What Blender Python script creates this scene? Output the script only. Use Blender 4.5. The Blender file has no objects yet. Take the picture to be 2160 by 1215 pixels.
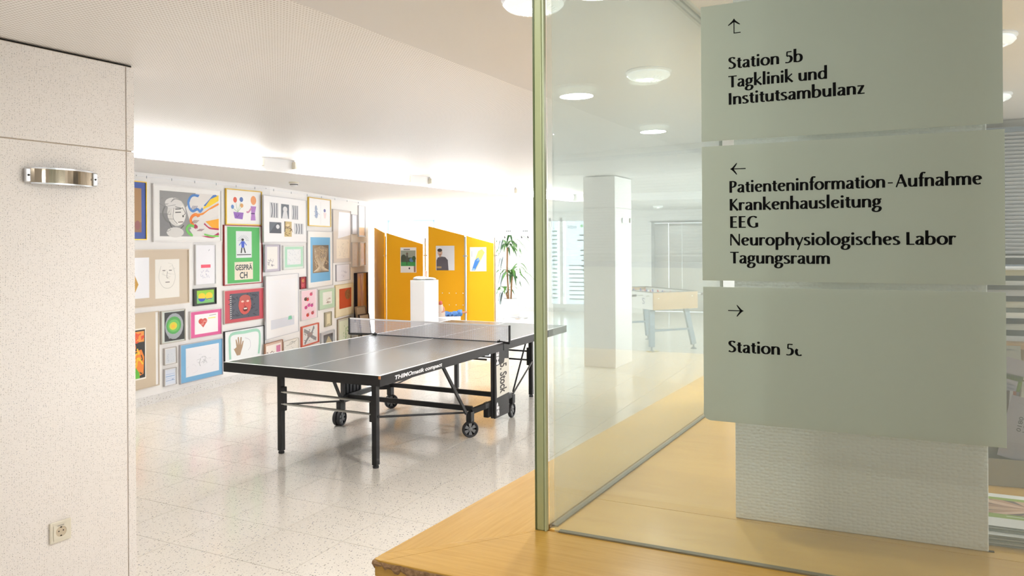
import bpy, bmesh, math, random
from mathutils import Vector, Matrix
random.seed(7)
PI=math.pi
SC=bpy.context.scene; COL=SC.collection
# ---------------------------------------------------------------- camera
F=1560.0; V0=513.0; ROLL=.006; CH=1.64          # focal length / horizon in pixels of the 2160x1215 frame
cd=bpy.data.cameras.new('camera'); cam=bpy.data.objects.new('camera',cd); COL.objects.link(cam)
cd.sensor_fit='HORIZONTAL'; cd.sensor_width=36; cd.lens=36*F/2160; cd.shift_y=-(607.5-V0)/2160
cd.clip_start=.02; cd.clip_end=200
cam.matrix_world=Matrix.Translation((0,0,CH))@Matrix.Rotation(PI/2,4,'X')@Matrix.Rotation(-ROLL,4,'Z')
SC.camera=cam
# ---------------------------------------------------------------- world, exposure
W=bpy.data.worlds.new('World'); SC.world=W; W.use_nodes=True
bg=W.node_tree.nodes['Background']; bg.inputs[0].default_value=(.92,.96,1,1); bg.inputs[1].default_value=2.5
vs=SC.view_settings; vs.view_transform='Standard'; vs.look='None'; vs.exposure=0.68; vs.gamma=1; vs.use_curve_mapping=False
SC.cycles.use_denoising=True
SC.cycles.max_bounces=12; SC.cycles.diffuse_bounces=5; SC.cycles.transparent_max_bounces=16
SC.cycles.sample_clamp_indirect=8; SC.cycles.caustics_reflective=False; SC.cycles.caustics_refractive=False
def area(name,loc,target,sx,sy,power,col=(1,1,1),portal=False):
    l=bpy.data.lights.new(name,'AREA'); l.shape='RECTANGLE'; l.size=sx; l.size_y=sy; l.energy=power; l.color=col
    o=bpy.data.objects.new(name,l); COL.objects.link(o); o.location=loc
    o.rotation_euler=(Vector(target)-Vector(loc)).to_track_quat('-Z','Y').to_euler()
    if portal: l.cycles.is_portal=True
    return o
POW=dict(right=190, hall=410, back=430, side=330, down=4.5, tube=70)
area('daylight_back',(-1.9,19.6,1.7),(-1,8,.6),5.6,2.0,POW['back'],(.93,.97,1))
area('daylight_side',(-8.4,14.6,1.7),(0,12,1.0),4.2,2.0,POW['side'],(.93,.97,1))
area('fill_right',(7.9,.6,1.7),(-2,2.0,1.3),4.4,1.8,POW['right'],(.99,.985,1))  # added fill lamp outside unseen windows, brightens the near pillar
area('fill_hall',(6.3,9.9,1.75),(-3,9.0,1.2),5.6,1.7,POW['hall'],(.98,.99,1))  # added lamp lighting the picture wall through hidden windows
# ---------------------------------------------------------------- pixel helpers (measuring the photograph)
def ray(u,v):
    dx,dy=u-1080,v-V0; c,s=math.cos(ROLL),math.sin(ROLL)
    return Vector(((dx*c-dy*s)/F,1,-(dx*s+dy*c)/F))
CAM=Vector((0,0,CH))
def G(u,v,z=0.0):
    r=ray(u,v); return CAM+r*((z-CH)/r.z)
def PT(u,v,Y): return CAM+ray(u,v)*Y
class Plane:                                   # vertical plane through a point with a heading; local x runs along it
    def __init__(s,o,d):
        s.o=Vector((o[0],o[1],0)); s.d=Vector((d[0],d[1],0)).normalized(); s.n=Vector((-s.d.y,s.d.x,0))
        s.rz=math.atan2(s.d.y,s.d.x)
    def at(s,u,v):
        r=ray(u,v); t=(s.o-CAM).dot(s.n)/r.dot(s.n); p=CAM+r*t
        return (p-s.o).dot(s.d),p.z
    def w(s,a,z,off=0): return s.o+s.d*a+s.n*off+Vector((0,0,z))
def lin(c): return c/12.92 if c<=.04045 else ((c+.055)/1.055)**2.4
def C(r,g,b): return (lin(r/255),lin(g/255),lin(b/255),1)
# ---------------------------------------------------------------- materials
MATS={}
def M(name,col=None,rough=.5,metal=0,spec=.5,coat=0,emit=0,ecol=None,**k):
    if name in MATS: return MATS[name]
    m=bpy.data.materials.new(name); m.use_nodes=True; b=m.node_tree.nodes['Principled BSDF']
    if col: b.inputs['Base Color'].default_value=col
    b.inputs['Roughness'].default_value=rough; b.inputs['Metallic'].default_value=metal
    b.inputs['Specular IOR Level'].default_value=spec; b.inputs['Coat Weight'].default_value=coat
    b.inputs['Coat Roughness'].default_value=.08
    if emit: b.inputs['Emission Color'].default_value=ecol or (1,1,1,1); b.inputs['Emission Strength'].default_value=emit
    MATS[name]=m; return m
def N(m,t,**k):
    n=m.node_tree.nodes.new(t)
    for a,v in k.items(): setattr(n,a,v)
    return n
def L(m,a,b): m.node_tree.links.new(a,b)
def ramp(m,fac,stops):
    r=N(m,'ShaderNodeValToRGB'); e=r.color_ramp.elements
    while len(e)<len(stops): e.new(.5)
    for i,(p,c) in enumerate(stops): e[i].position=p; e[i].color=c
    L(m,fac,r.inputs[0]); return r
def mixc(m,fac,a,b,bt='MIX'):
    x=N(m,'ShaderNodeMix',data_type='RGBA',blend_type=bt)
    for s,v in ((x.inputs[0],fac),(x.inputs[6],a),(x.inputs[7],b)):
        if isinstance(v,(float,int,tuple)): s.default_value=v
        else: L(m,v,s)
    return x.outputs[2]
def mth(m,op,a,b=None,c=None):
    x=N(m,'ShaderNodeMath',operation=op)
    for s,v in zip(x.inputs,(a,b,c)):
        if v is None: continue
        if isinstance(v,(float,int)): s.default_value=v
        else: L(m,v,s)
    return x.outputs[0]
def coords(m,scale=(1,1,1),rot=(0,0,0),kind='Object'):
    t=N(m,'ShaderNodeTexCoord'); p=N(m,'ShaderNodeMapping'); p.inputs['Scale'].default_value=scale; p.inputs['Rotation'].default_value=rot
    L(m,t.outputs[kind],p.inputs[0]); return p.outputs[0]
def world_coords(m,scale=(1,1,1),rotz=0):
    t=N(m,'ShaderNodeNewGeometry'); p=N(m,'ShaderNodeMapping'); p.inputs['Scale'].default_value=scale; p.inputs['Rotation'].default_value=(0,0,rotz)
    L(m,t.outputs['Position'],p.inputs[0]); return p.outputs[0]
def bump(m,h,strength,dist):
    b=N(m,'ShaderNodeBump'); b.inputs['Strength'].default_value=strength; b.inputs['Distance'].default_value=dist
    L(m,h,b.inputs['Height']); L(m,b.outputs[0],m.node_tree.nodes['Principled BSDF'].inputs['Normal'])
def terrazzo(name,base,base2,scale,thr,rough,spec=.5,frac=.45,dark=(.16,.15,.16,1)):
    m=M(name,base,rough,spec=spec); b=m.node_tree.nodes['Principled BSDF']
    v=world_coords(m)
    def layer(sc,t,fr,colors,prev):
        vo=N(m,'ShaderNodeTexVoronoi'); vo.inputs['Scale'].default_value=sc; L(m,v,vo.inputs['Vector'])
        sp=N(m,'ShaderNodeSeparateColor'); L(m,vo.outputs['Color'],sp.inputs[0])
        near=mth(m,'LESS_THAN',vo.outputs['Distance'],t); pick=mth(m,'LESS_THAN',sp.outputs[0],fr)
        f=mth(m,'MULTIPLY',near,pick); f=mth(m,'MULTIPLY',f,.75)
        r=ramp(m,sp.outputs[1],colors); return mixc(m,f,prev,r.outputs[0])
    no=N(m,'ShaderNodeTexNoise'); no.inputs['Scale'].default_value=6; L(m,v,no.inputs['Vector'])
    c=mixc(m,no.outputs[0],base,base2)
    c=layer(scale,thr,frac,[(0,dark),(.45,(.33,.28,.22,1)),(.8,(.25,.27,.38,1)),(1,(.55,.5,.44,1))],c)
    c=layer(scale*2.3,thr*1.2,frac*.9,[(0,(.42,.38,.34,1)),(1,(.62,.6,.58,1))],c)
    L(m,c,b.inputs['Base Color']); return m
FLOOR=terrazzo('terrazzo_floor',(.86,.815,.75,1),(.82,.775,.70,1),70,.30,.13,.5,.36)
PILLAR=terrazzo('terrazzo_pillar',(.90,.86,.83,1),(.86,.82,.79,1),200,.30,.6,.3,.36,(.30,.27,.25,1))
SKIRT=terrazzo('terrazzo_skirting',(.78,.77,.76,1),(.7,.69,.68,1),60,.3,.3,.4,.3)
JOINT=M('pillar_joint',C(205,190,172),.8); GROUT=M('grout',C(206,196,182),.8)
def plaster(name,col,rough=.9):
    m=M(name,col,rough,spec=.2); n=N(m,'ShaderNodeTexNoise'); n.inputs['Scale'].default_value=220; L(m,world_coords(m),n.inputs['Vector'])
    bump(m,n.outputs[0],.15,.002); return m
WHITE=plaster('white_plaster',(.86,.85,.84,1)); CEIL=plaster('ceiling_plaster',(.76,.745,.73,1))
SOFFIT=plaster('soffit_plaster',(.88,.875,.87,1)); OFFICE=plaster('office_wall',(.62,.60,.55,1))
def perforated():
    m=M('perforated_metal',(.8,.77,.72,1),.55,spec=.3); b=m.node_tree.nodes['Principled BSDF']
    p=.0165; v=world_coords(m,(1/p,1/p,1),math.radians(27.5))
    fr=N(m,'ShaderNodeVectorMath',operation='FRACTION'); L(m,v,fr.inputs[0])
    sb=N(m,'ShaderNodeVectorMath',operation='SUBTRACT'); L(m,fr.outputs[0],sb.inputs[0]); sb.inputs[1].default_value=(.5,.5,0)
    ml=N(m,'ShaderNodeVectorMath',operation='MULTIPLY'); L(m,sb.outputs[0],ml.inputs[0]); ml.inputs[1].default_value=(1,1,0)
    ln=N(m,'ShaderNodeVectorMath',operation='LENGTH'); L(m,ml.outputs[0],ln.inputs[0])
    f=mth(m,'LESS_THAN',ln.outputs['Value'],.27)
    L(m,mixc(m,f,(.93,.915,.90,1),(.60,.56,.52,1)),b.inputs['Base Color']); return m
PERF=perforated()
def wood(name,c1,c2,rough=.25,sc=(2,34,34),coat=.08):
    m=M(name,c1,rough,coat=coat,spec=.35); b=m.node_tree.nodes['Principled BSDF']
    n=N(m,'ShaderNodeTexNoise'); n.inputs['Scale'].default_value=3; n.inputs['Detail'].default_value=8; n.inputs['Roughness'].default_value=.65
    L(m,coords(m,sc),n.inputs['Vector'])
    n2=N(m,'ShaderNodeTexNoise'); n2.inputs['Scale'].default_value=2.2; n2.inputs['Detail'].default_value=3; L(m,coords(m,(1,2.5,1)),n2.inputs['Vector'])
    r=ramp(m,n.outputs[0],[(.3,c2),(.62,c1)]); r2=ramp(m,n2.outputs[0],[(.35,(.86,.84,.8,1)),(.65,(1,1,1,1))])
    L(m,mixc(m,.8,r.outputs[0],r2.outputs[0],'MULTIPLY'),b.inputs['Base Color']); bump(m,n.outputs[0],.05,.0006); return m
MAPLE=wood('maple_worktop',(.56,.33,.07,1),(.47,.26,.045,1)); MAPLE_IN=wood('maple_inner',(.82,.50,.125,1),(.76,.44,.105,1),.3,(1.5,14,14))
BEECH=wood('beech_veneer',(.66,.45,.26,1),(.56,.36,.19,1),.5,coat=0); WORN=wood('worn_wood',(.36,.22,.11,1),(.17,.09,.04,1),.9,(30,60,60),0)
def wallpaper():
    m=M('woodchip_wallpaper',(.80,.79,.74,1),.85,spec=.2); v=coords(m,(105,0,135))
    vo=N(m,'ShaderNodeTexVoronoi',feature='F1'); vo.inputs['Scale'].default_value=1; vo.inputs['Randomness'].default_value=.45; L(m,v,vo.inputs['Vector'])
    h=mth(m,'SUBTRACT',1,vo.outputs['Distance']); bump(m,h,.8,.0028); return m
PAPERED=wallpaper()
def ink():
    m=M('printed_ink',None,.45,spec=.3,coat=.25); a=N(m,'ShaderNodeVertexColor'); a.layer_name='Col'
    L(m,a.outputs[0],m.node_tree.nodes['Principled BSDF'].inputs['Base Color']); return m
INK=ink()
def glass(name,tint,haze,hcol,ior=1.5,grough=0.0):
    m=bpy.data.materials.new(name); m.use_nodes=True; nt=m.node_tree; nt.nodes.clear()
    o=N(m,'ShaderNodeOutputMaterial'); t=N(m,'ShaderNodeBsdfTransparent'); t.inputs[0].default_value=tint
    g=N(m,'ShaderNodeBsdfGlossy'); g.inputs['Roughness'].default_value=grough; g.inputs[0].default_value=(.9,.95,.9,1)
    f=N(m,'ShaderNodeFresnel'); ge=N(m,'ShaderNodeNewGeometry'); L(m,mth(m,'ADD',mth(m,'MULTIPLY',ge.outputs['Backfacing'],1/ior-ior),ior),f.inputs[0])
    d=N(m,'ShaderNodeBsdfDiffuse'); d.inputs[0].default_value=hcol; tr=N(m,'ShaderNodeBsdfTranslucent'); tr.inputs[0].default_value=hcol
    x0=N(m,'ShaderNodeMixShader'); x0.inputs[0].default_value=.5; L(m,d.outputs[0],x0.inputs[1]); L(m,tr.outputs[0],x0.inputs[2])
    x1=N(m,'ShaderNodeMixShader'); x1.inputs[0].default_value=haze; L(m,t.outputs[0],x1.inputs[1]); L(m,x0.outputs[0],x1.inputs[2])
    x2=N(m,'ShaderNodeMixShader'); L(m,f.outputs[0],x2.inputs[0]); L(m,x1.outputs[0],x2.inputs[1]); L(m,g.outputs[0],x2.inputs[2])
    L(m,x2.outputs[0],o.inputs[0]); MATS[name]=m; return m
GLASS=glass('tinted_pane',(.925,.955,.95,1),.10,(.82,.90,.90,1)); CLEAR=glass('clear_pane',(.98,.99,1,1),.02,(.9,.95,1,1))  # whitish scatter in the tinted pane imitates the veil of room reflections
DOORGLASS=glass('door_pane',(.76,.79,.80,1),.35,(.78,.86,.90,1))
EDGE=M('glass_edge_green',C(160,168,126),.25,spec=.6); EDGE_D=M('glass_edge_dark',C(84,96,62),.3); EDGE_L=M('glass_edge_light',C(172,182,148),.25)
def frosted():
    m=M('frosted_film',(.42,.44,.37,1),.7,spec=.25); nt=m.node_tree; b=nt.nodes['Principled BSDF']; o=nt.nodes['Material Output']
    tr=N(m,'ShaderNodeBsdfTranslucent'); tr.inputs[0].default_value=(.84,.88,.82,1)
    n=N(m,'ShaderNodeTexNoise'); n.inputs['Scale'].default_value=900; L(m,coords(m),n.inputs['Vector']); bump(m,n.outputs[0],.08,.0004)
    x=N(m,'ShaderNodeMixShader'); x.inputs[0].default_value=.6; L(m,b.outputs[0],x.inputs[1]); L(m,tr.outputs[0],x.inputs[2]); L(m,x.outputs[0],o.inputs[0]); return m
FROST=frosted()
BLACK=M('black_lettering',(.004,.004,.004,1),.8,spec=.08); BLKMET=M('black_coated_steel',(.012,.012,.013,1),.45,spec=.4); BLKPL=M('black_plastic',(.018,.018,.02,1),.6)
CHROME=M('polished_chrome',(.46,.39,.30,1),.07,1); STEEL=M('brushed_steel',(.74,.75,.75,1),.32,1); ALU=M('anodised_aluminium',(.62,.63,.65,1),.3,1)
GOLD=M('gold_leaf',C(214,178,74),.3,.7); GREYMET=M('grey_painted_steel',C(130,140,150),.4); PAPER=M('white_paper',(.85,.85,.84,1),.7,spec=.2)
CREAM=M('cream_plastic',C(228,222,205),.35); DARK=M('dark_recess',(.02,.018,.015,1),.9); YEL=M('yellow_board',C(240,176,30),.6,spec=.2)
WLACQ=M('white_lacquer',(.86,.86,.87,1),.45); LINE=M('white_line_paint',(.9,.9,.92,1),.4); TABLE=M('grey_blue_table_coating',(.05,.062,.07,1),.22,spec=.8)
SILVER=M('galvanised_tube',(.5,.5,.47,1),.3,1); PALEGRN=M('leaf_green',C(96,150,70),.5); DGRN=M('leaf_dark',C(60,105,60),.5); BARK=M('plant_trunk',C(150,112,80),.8)
CHANNEL=M('rubber_channel',C(120,112,88),.6); TRIMG=M('grey_rail',C(176,176,158),.45); SKIN=M('clay_skin',C(196,140,120),.7); BLUE=M('blue_cloth',C(92,140,205),.8)
TUBE=M('tube_glow',(1,1,1,1),.4,emit=POW['tube'],ecol=(1,.98,.955,1)); LAMP=M('lamp_glow',(1,1,1,1),.4,emit=14,ecol=(1,.97,.9,1)); LGLASS=M('lamp_ribbed_glass',(.85,.9,.88,1),.08,spec=.8,emit=.35)
# ---------------------------------------------------------------- mesh helpers
class MB:
    def __init__(s): s.v=[]; s.f=[]; s.c=[]; s.col=None
    def add(s,vs,fs,col=None):
        b=len(s.v); s.v+=[tuple(x) for x in vs]; s.f+=[tuple(i+b for i in f) for f in fs]; s.c+=[col or s.col]*len(fs); return s
    def box(s,c,d,rz=0,R=None,col=None):
        hx,hy,hz=d[0]/2,d[1]/2,d[2]/2; R=R or Matrix.Rotation(rz,3,'Z'); c=Vector(c)
        return s.add([c+R@Vector((x*hx,y*hy,z*hz)) for x in(-1,1) for y in(-1,1) for z in(-1,1)],
            [(0,1,3,2),(4,6,7,5),(0,4,5,1),(2,3,7,6),(0,2,6,4),(1,5,7,3)],col)
    def bar(s,a,b,w,h=None,n=8,col=None):      # h given: square bar, else round rod of radius w
        a,b=Vector(a),Vector(b); d=(b-a); q=d.to_track_quat('Z','Y').to_matrix()
        if h is not None:
            l=d.length; zz=d.normalized(); up=Vector((0,0,1)) if abs(zz.z)<.95 else Vector((0,1,0)); x=up.cross(zz).normalized(); y=zz.cross(x)
            R=Matrix((x,y,zz)).transposed(); return s.box((a+b)/2,(w,h,l),R=R,col=col)
        vs=[p+q@Vector((w*math.cos(2*PI*i/n),w*math.sin(2*PI*i/n),0)) for p in(a,b) for i in range(n)]
        return s.add(vs,[(i,(i+1)%n,n+(i+1)%n,n+i) for i in range(n)]+[tuple(reversed(range(n))),tuple(range(n,2*n))],col)
    def tube(s,pts,r,n=8,col=None):
        for a,b in zip(pts,pts[1:]): s.bar(a,b,r,n=n,col=col)
        return s
    def lathe(s,prof,c=(0,0,0),n=24,R=None,col=None):
        R=R or Matrix.Identity(3); c=Vector(c); k=len(prof)
        vs=[c+R@Vector((r*math.cos(2*PI*i/n),r*math.sin(2*PI*i/n),z)) for r,z in prof for i in range(n)]
        fs=[(j*n+i,j*n+(i+1)%n,(j+1)*n+(i+1)%n,(j+1)*n+i) for j in range(k-1) for i in range(n)]
        if prof[0][0]>1e-5: fs.append(tuple(reversed(range(n))))
        if prof[-1][0]>1e-5: fs.append(tuple(range((k-1)*n,k*n)))
        return s.add(vs,fs,col)
    def prism(s,pts,z0,z1,inset=0,col=None):   # plan polygon (ccw) extruded, bottom optionally inset
        n=len(pts); cx=sum(p[0] for p in pts)/n; cy=sum(p[1] for p in pts)/n
        return s.add([(p[0],p[1],z0) for p in pts]+[(p[0],p[1],z1) for p in pts],
            [tuple(reversed(range(n))),tuple(range(n,2*n))]+[(i,(i+1)%n,n+(i+1)%n,n+i) for i in range(n)],col)
    def plate(s,pts,y0,y1,col=None):           # polygon in local x,z extruded along y
        n=len(pts)
        return s.add([(p[0],y0,p[1]) for p in pts]+[(p[0],y1,p[1]) for p in pts],
            [tuple(range(n)),tuple(reversed(range(n,2*n)))]+[((i+1)%n,i,n+i,n+(i+1)%n) for i in range(n)],col)
    def flat(s,pts,y,col=None): return s.add([(p[0],y,p[1]) for p in pts],[tuple(range(len(pts)))],col)
    def build(s,name,mat,parent=None,smooth=False,bevel=0,xf=None,seg=2):
        me=bpy.data.meshes.new(name); vs=s.v if xf is None else [tuple(xf@Vector(p)) for p in s.v]
        me.from_pydata(vs,[],s.f); me.update()
        if any(c is not None for c in s.c):
            a=me.color_attributes.new('Col','FLOAT_COLOR','CORNER')
            for p in me.polygons:
                c=s.c[p.index] or (.8,.8,.8,1)
                for li in p.loop_indices: a.data[li].color=c
        if smooth: me.shade_smooth(); me.set_sharp_from_angle(angle=.7)
        me.materials.append(mat); o=bpy.data.objects.new(name,me); COL.objects.link(o)
        if parent: o.parent=parent
        if bevel:
            m=o.modifiers.new('bevel','BEVEL'); m.width=bevel; m.segments=seg; m.limit_method='ANGLE'; m.angle_limit=.6
        return o
def tag(o,label=None,cat=None,group=None,kind=None):
    if label: o['label']=label
    if cat: o['category']=cat
    if group: o['group']=group
    if kind: o['kind']=kind
    return o
def thing(name,label,cat,loc=(0,0,0),rz=0,group=None,kind=None):
    o=bpy.data.objects.new(name,None); o.empty_display_size=.1; COL.objects.link(o); o.location=loc; o.rotation_euler=(0,0,rz)
    return tag(o,label,cat,group,kind)
def dup(root,loc,rz,label,group=None):
    r=root.copy(); COL.objects.link(r); r.location=loc; r.rotation_euler=(0,0,rz); r['label']=label
    if group: r['group']=group
    for ch in list(root.children):
        c=ch.copy(); COL.objects.link(c); c.parent=r
        for g in ch.children: d=g.copy(); COL.objects.link(d); d.parent=c
    return r
def struct(name,mb,mat,**k): return tag(mb.build(name,mat,**k),kind='structure')
def ell(cx,cy,rx,ry,n=20,a0=0,a1=2*PI): return [(cx+rx*math.cos(a0+(a1-a0)*i/n),cy+ry*math.sin(a0+(a1-a0)*i/n)) for i in range(n)]
def smoothline(p,k=5):
    if len(p)<3: return p
    q=[p[0]]+list(p)+[p[-1]]; o=[]
    for i in range(1,len(q)-2):
        a,b,c,d=q[i-1:i+3]
        for j in range(k):
            t=j/k; o.append(tuple(.5*(2*b[m]+(c[m]-a[m])*t+(2*a[m]-5*b[m]+4*c[m]-d[m])*t*t+(3*b[m]-a[m]-3*c[m]+d[m])*t**3) for m in(0,1)))
    return o+[p[-1]]
def sweep(p,wx,wy,closed=False):               # broad-nib stroke: quads whose width follows the direction
    n=len(p); L_,R_=[],[]
    for i in range(n):
        a=p[(i-1)%n] if closed or i>0 else p[i]; b=p[(i+1)%n] if closed or i<n-1 else p[i]
        dx,dy=b[0]-a[0],b[1]-a[1]; l=math.hypot(dx,dy) or 1; nx,ny=-dy/l,dx/l
        h=.5*math.hypot(nx*wx,ny*wy); L_.append((p[i][0]+nx*h,p[i][1]+ny*h)); R_.append((p[i][0]-nx*h,p[i][1]-ny*h))
    return [[R_[i],R_[(i+1)%n],L_[(i+1)%n],L_[i]] for i in range(n if closed else n-1)]
GL={'S':(.62,[[(.51,.84),(.42,.93),(.30,.955),(.17,.9),(.13,.77),(.19,.63),(.33,.52),(.46,.4),(.5,.25),(.43,.11),(.28,.045),(.15,.07),(.07,.13)]]),
't':(.41,[[(.2,.88),(.2,.2),(.24,.08),(.32,.045),(.40,.07)],[(.03,.655),(.38,.655)]]),
'a':(.60,[[(.1,.57),(.2,.64),(.32,.655),(.43,.58),(.45,.42),(.45,.12),(.49,.045),(.57,.03)],[(.45,.41),(.32,.385),(.18,.32),(.12,.18),(.17,.07),(.27,.045),(.37,.1),(.45,.2)]]),
'i':(.31,[[(.15,0),(.15,.69)]],(.15,.93)),
'o':(.70,[('ring',.35,.35,.25,.31)]),
'5':(.60,[[(.5,.93),(.18,.93)],[(.19,.95),(.17,.57),'t'],[(.17,.56),(.28,.6),(.41,.54),(.48,.4),(.45,.2),(.33,.07),(.18,.045),(.06,.07)]]),
'b':(.70,[[(.13,.02),(.13,1.12)],[(.13,.48),(.22,.61),(.36,.655),(.51,.57),(.57,.36),(.52,.14),(.38,.045),(.23,.05),(.13,.1)]]),
'd':(.70,[[(.56,0),(.56,1.12)],[(.56,.5),(.47,.62),(.34,.655),(.18,.57),(.12,.34),(.17,.13),(.3,.045),(.45,.09),(.56,.2)]]),
'p':(.70,[[(.13,-.38),(.13,.68)],[(.13,.48),(.22,.61),(.36,.655),(.51,.57),(.57,.36),(.52,.14),(.38,.045),(.23,.05),(.13,.1)]]),
'g':(.62,[('ring',.29,.45,.17,.21),[(.42,.6),(.6,.66)],[(.2,.27),(.12,.18),(.16,.09),(.34,.06),(.49,0),(.52,-.13),(.44,-.28),(.28,-.34),(.12,-.29),(.07,-.17),(.14,-.04),(.26,.05)]]),
'k':(.62,[[(.13,0),(.13,1.12)],[(.54,.68),(.2,.36),'t'],[(.22,.38),(.58,0)]]),
'l':(.31,[[(.15,0),(.15,1.12)]]),'h':(.67,[[(.13,0),(.13,1.12)],[(.13,.48),(.2,.58),(.34,.65),(.48,.6),(.53,.45),(.53,.2),(.53,0)]]),
'n':(.67,[[(.13,0),(.13,.69)],[(.13,.48),(.2,.58),(.34,.65),(.48,.6),(.53,.45),(.53,.2),(.53,0)]]),
'm':(1.0,[[(.13,0),(.13,.69)],[(.13,.48),(.2,.58),(.31,.65),(.44,.6),(.49,.45),(.49,.2),(.49,0)],[(.49,.48),(.56,.58),(.68,.65),(.81,.6),(.86,.45),(.86,.2),(.86,0)]]),
'u':(.67,[[(.13,.69),(.13,.4),(.14,.2),(.2,.08),(.3,.045),(.43,.1),(.53,.22)],[(.53,0),(.53,.69)]]),
'T':(.66,[[(.01,.95),(.65,.95)],[(.33,0),(.33,.95)]]),'I':(.34,[[(.16,0),(.16,1)]]),
's':(.50,[[(.41,.6),(.33,.645),(.24,.655),(.14,.6),(.12,.5),(.2,.41),(.33,.32),(.4,.22),(.37,.1),(.26,.045),(.14,.055),(.05,.1)]]),
'z':(.54,[[(.05,.655),(.48,.655)],[(.41,.66),(.12,.04)],[(.06,.045),(.51,.045)]]),
'P':(.62,[[(.14,0),(.14,1)],[(.14,.955),(.34,.95),(.48,.87),(.5,.71),(.44,.56),(.31,.48),(.14,.47)]]),
'e':(.62,[[(.13,.36),(.5,.4)],[(.51,.4),(.47,.58),(.34,.655),(.21,.61),(.13,.47),(.13,.27),(.22,.1),(.36,.045),(.52,.1)]]),
'r':(.46,[[(.13,0),(.13,.69)],[(.13,.46),(.19,.58),(.27,.64),(.36,.64),(.44,.58)]]),
'f':(.38,[[(.19,0),(.19,.6),(.2,.86),(.27,1.04),(.37,1.08),(.46,1.03)],[(.03,.655),(.38,.655)]]),
'A':(.78,[[(.06,0),(.37,.97),'t'],[(.35,1),(.68,0)],[(.17,.33),(.55,.33)]]),
'K':(.68,[[(.14,0),(.14,1)],[(.58,1),(.2,.52),'t'],[(.22,.56),(.64,0)]]),
'E':(.60,[[(.14,0),(.14,1)],[(.14,.955),(.52,.955)],[(.14,.52),(.48,.52)],[(.14,.045),(.54,.045)]]),
'G':(.84,[[(.69,.84),(.56,.93),(.43,.955),(.25,.88),(.14,.67),(.13,.4),(.23,.16),(.42,.05),(.58,.06),(.69,.12)],[(.69,.06),(.69,.42)]]),
'N':(.84,[[(.1,0),(.1,1),'t'],[(.72,0),(.72,1),'t'],[(.12,.97),(.70,.05)]]),
'y':(.60,[[(.07,.68),(.32,.02)],[(.56,.68),(.2,-.38),'t']]),'L':(.56,[[(.14,0),(.14,1)],[(.14,.045),(.54,.045)]]),
'c':(.56,[[(.22,.56),(.15,.45),(.14,.3),(.2,.12),(.34,.045),(.5,.1)]]),          # damaged letter: upper right missing
'C':(.56,[[(.48,.58),(.38,.655),(.25,.62),(.14,.48),(.13,.28),(.2,.11),(.35,.045),(.5,.1)]]),
'-':(.62,[[(.13,.36),(.46,.36)]]),' ':(.33,[])}
def pen_text(s,wx=.2,wy=.09):
    polys=[]; x=0; s=s.replace('sch','sCh')
    for ch in s:
        g=GL[ch]
        for st in g[1]:
            if st[0]=='ring': pts,cl=ell(st[1],st[2],st[3],st[4],28),True; k=1
            else:
                k=.5 if st[-1]=='t' else 1; pts=smoothline([p for p in st if p!='t']); cl=False
            for q in sweep(pts,wx*k,wy,cl): polys.append([(a+x,b) for a,b in q])
        if len(g)>2: polys.append([(a+x,b) for a,b in ell(g[2][0],g[2][1],.105,.1,16)])
        x+=g[0]
    return polys,x
def btext(s,size=1.0,bold=0):
    cu=bpy.data.curves.new('t','FONT'); cu.body=s; cu.size=size; cu.offset=bold; cu.resolution_u=3
    o=bpy.data.objects.new('t',cu); COL.objects.link(o); bpy.context.view_layer.update()
    e=o.evaluated_get(bpy.context.evaluated_depsgraph_get()); me=e.to_mesh()
    v=[(p.co.x,p.co.y) for p in me.vertices]; f=[tuple(p.vertices) for p in me.polygons]; e.to_mesh_clear()
    bpy.data.objects.remove(o); bpy.data.curves.remove(cu)
    x0=min(p[0] for p in v); x1=max(p[0] for p in v); y0=min(p[1] for p in v); y1=max(p[1] for p in v)
    return [((p[0]-x0)/(x1-x0),(p[1]-y0)/(y1-y0)) for p in v],f     # unit box
def put_text(mb,s,fn,col=None,bold=0):         # fn maps unit-box (x,y) to a 3-D point
    v,f=btext(s,1,bold); mb.add([fn(a,b) for a,b in v],f,col)
# ---------------------------------------------------------------- room shell
HP,HF,HS=2.52,2.47,2.385                       # perforated ceiling, flat ceiling, low soffit
D1=Vector((.503,.864,0)); D2=Vector((.905,-.424,0))
A1=G(875,100,HF); A2=G(1478,328,HF)            # edge between perforated and flat ceiling
B1=G(300,333.75,HS); B2=G(1064,411,HS)         # trough edge
d1=(A2-A1).normalized(); d2=(B2-B1).normalized()
BW0=Vector((.2,18,0)); BWd=Vector((.953,-.303,0))
def bw(x): return BW0+BWd*((x-.2)/.953)
# floor: grout bed plus individually laid tiles
T=.42; TA=math.radians(26); tx=Vector((math.cos(TA),-math.sin(TA),0)); ty=Vector((math.sin(TA),math.cos(TA),0)); TO=G(287,1049)
fl=struct('floor',MB().add([(-8.2,-5,-.012),(7.2,-5,-.012),(7.2,21.5,-.012),(-8.2,21.5,-.012)],[(0,1,2,3)]),GROUT)
cells=[]
for i in range(-60,60):
    for j in range(-60,80):
        c=TO+tx*(i*T+T/2)+ty*(j*T+T/2)
        if -7.9<c.x<6.9 and -4.7<c.y<21:
            vis=c.y>1.2 and -.62<c.x/c.y<.12+.012*c.y and not (c.y>3.4 and c.x/c.y<-.53)
            cells.append((0 if vis and c.x<(c.y-1.5)*.58-.25 else 1,c.length,c))
cells.sort(key=lambda k:(k[0],k[1]))
tm=MB().box((0,0,-.006),(T-.003,T-.003,.012)); far=MB(); first=None
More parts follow.
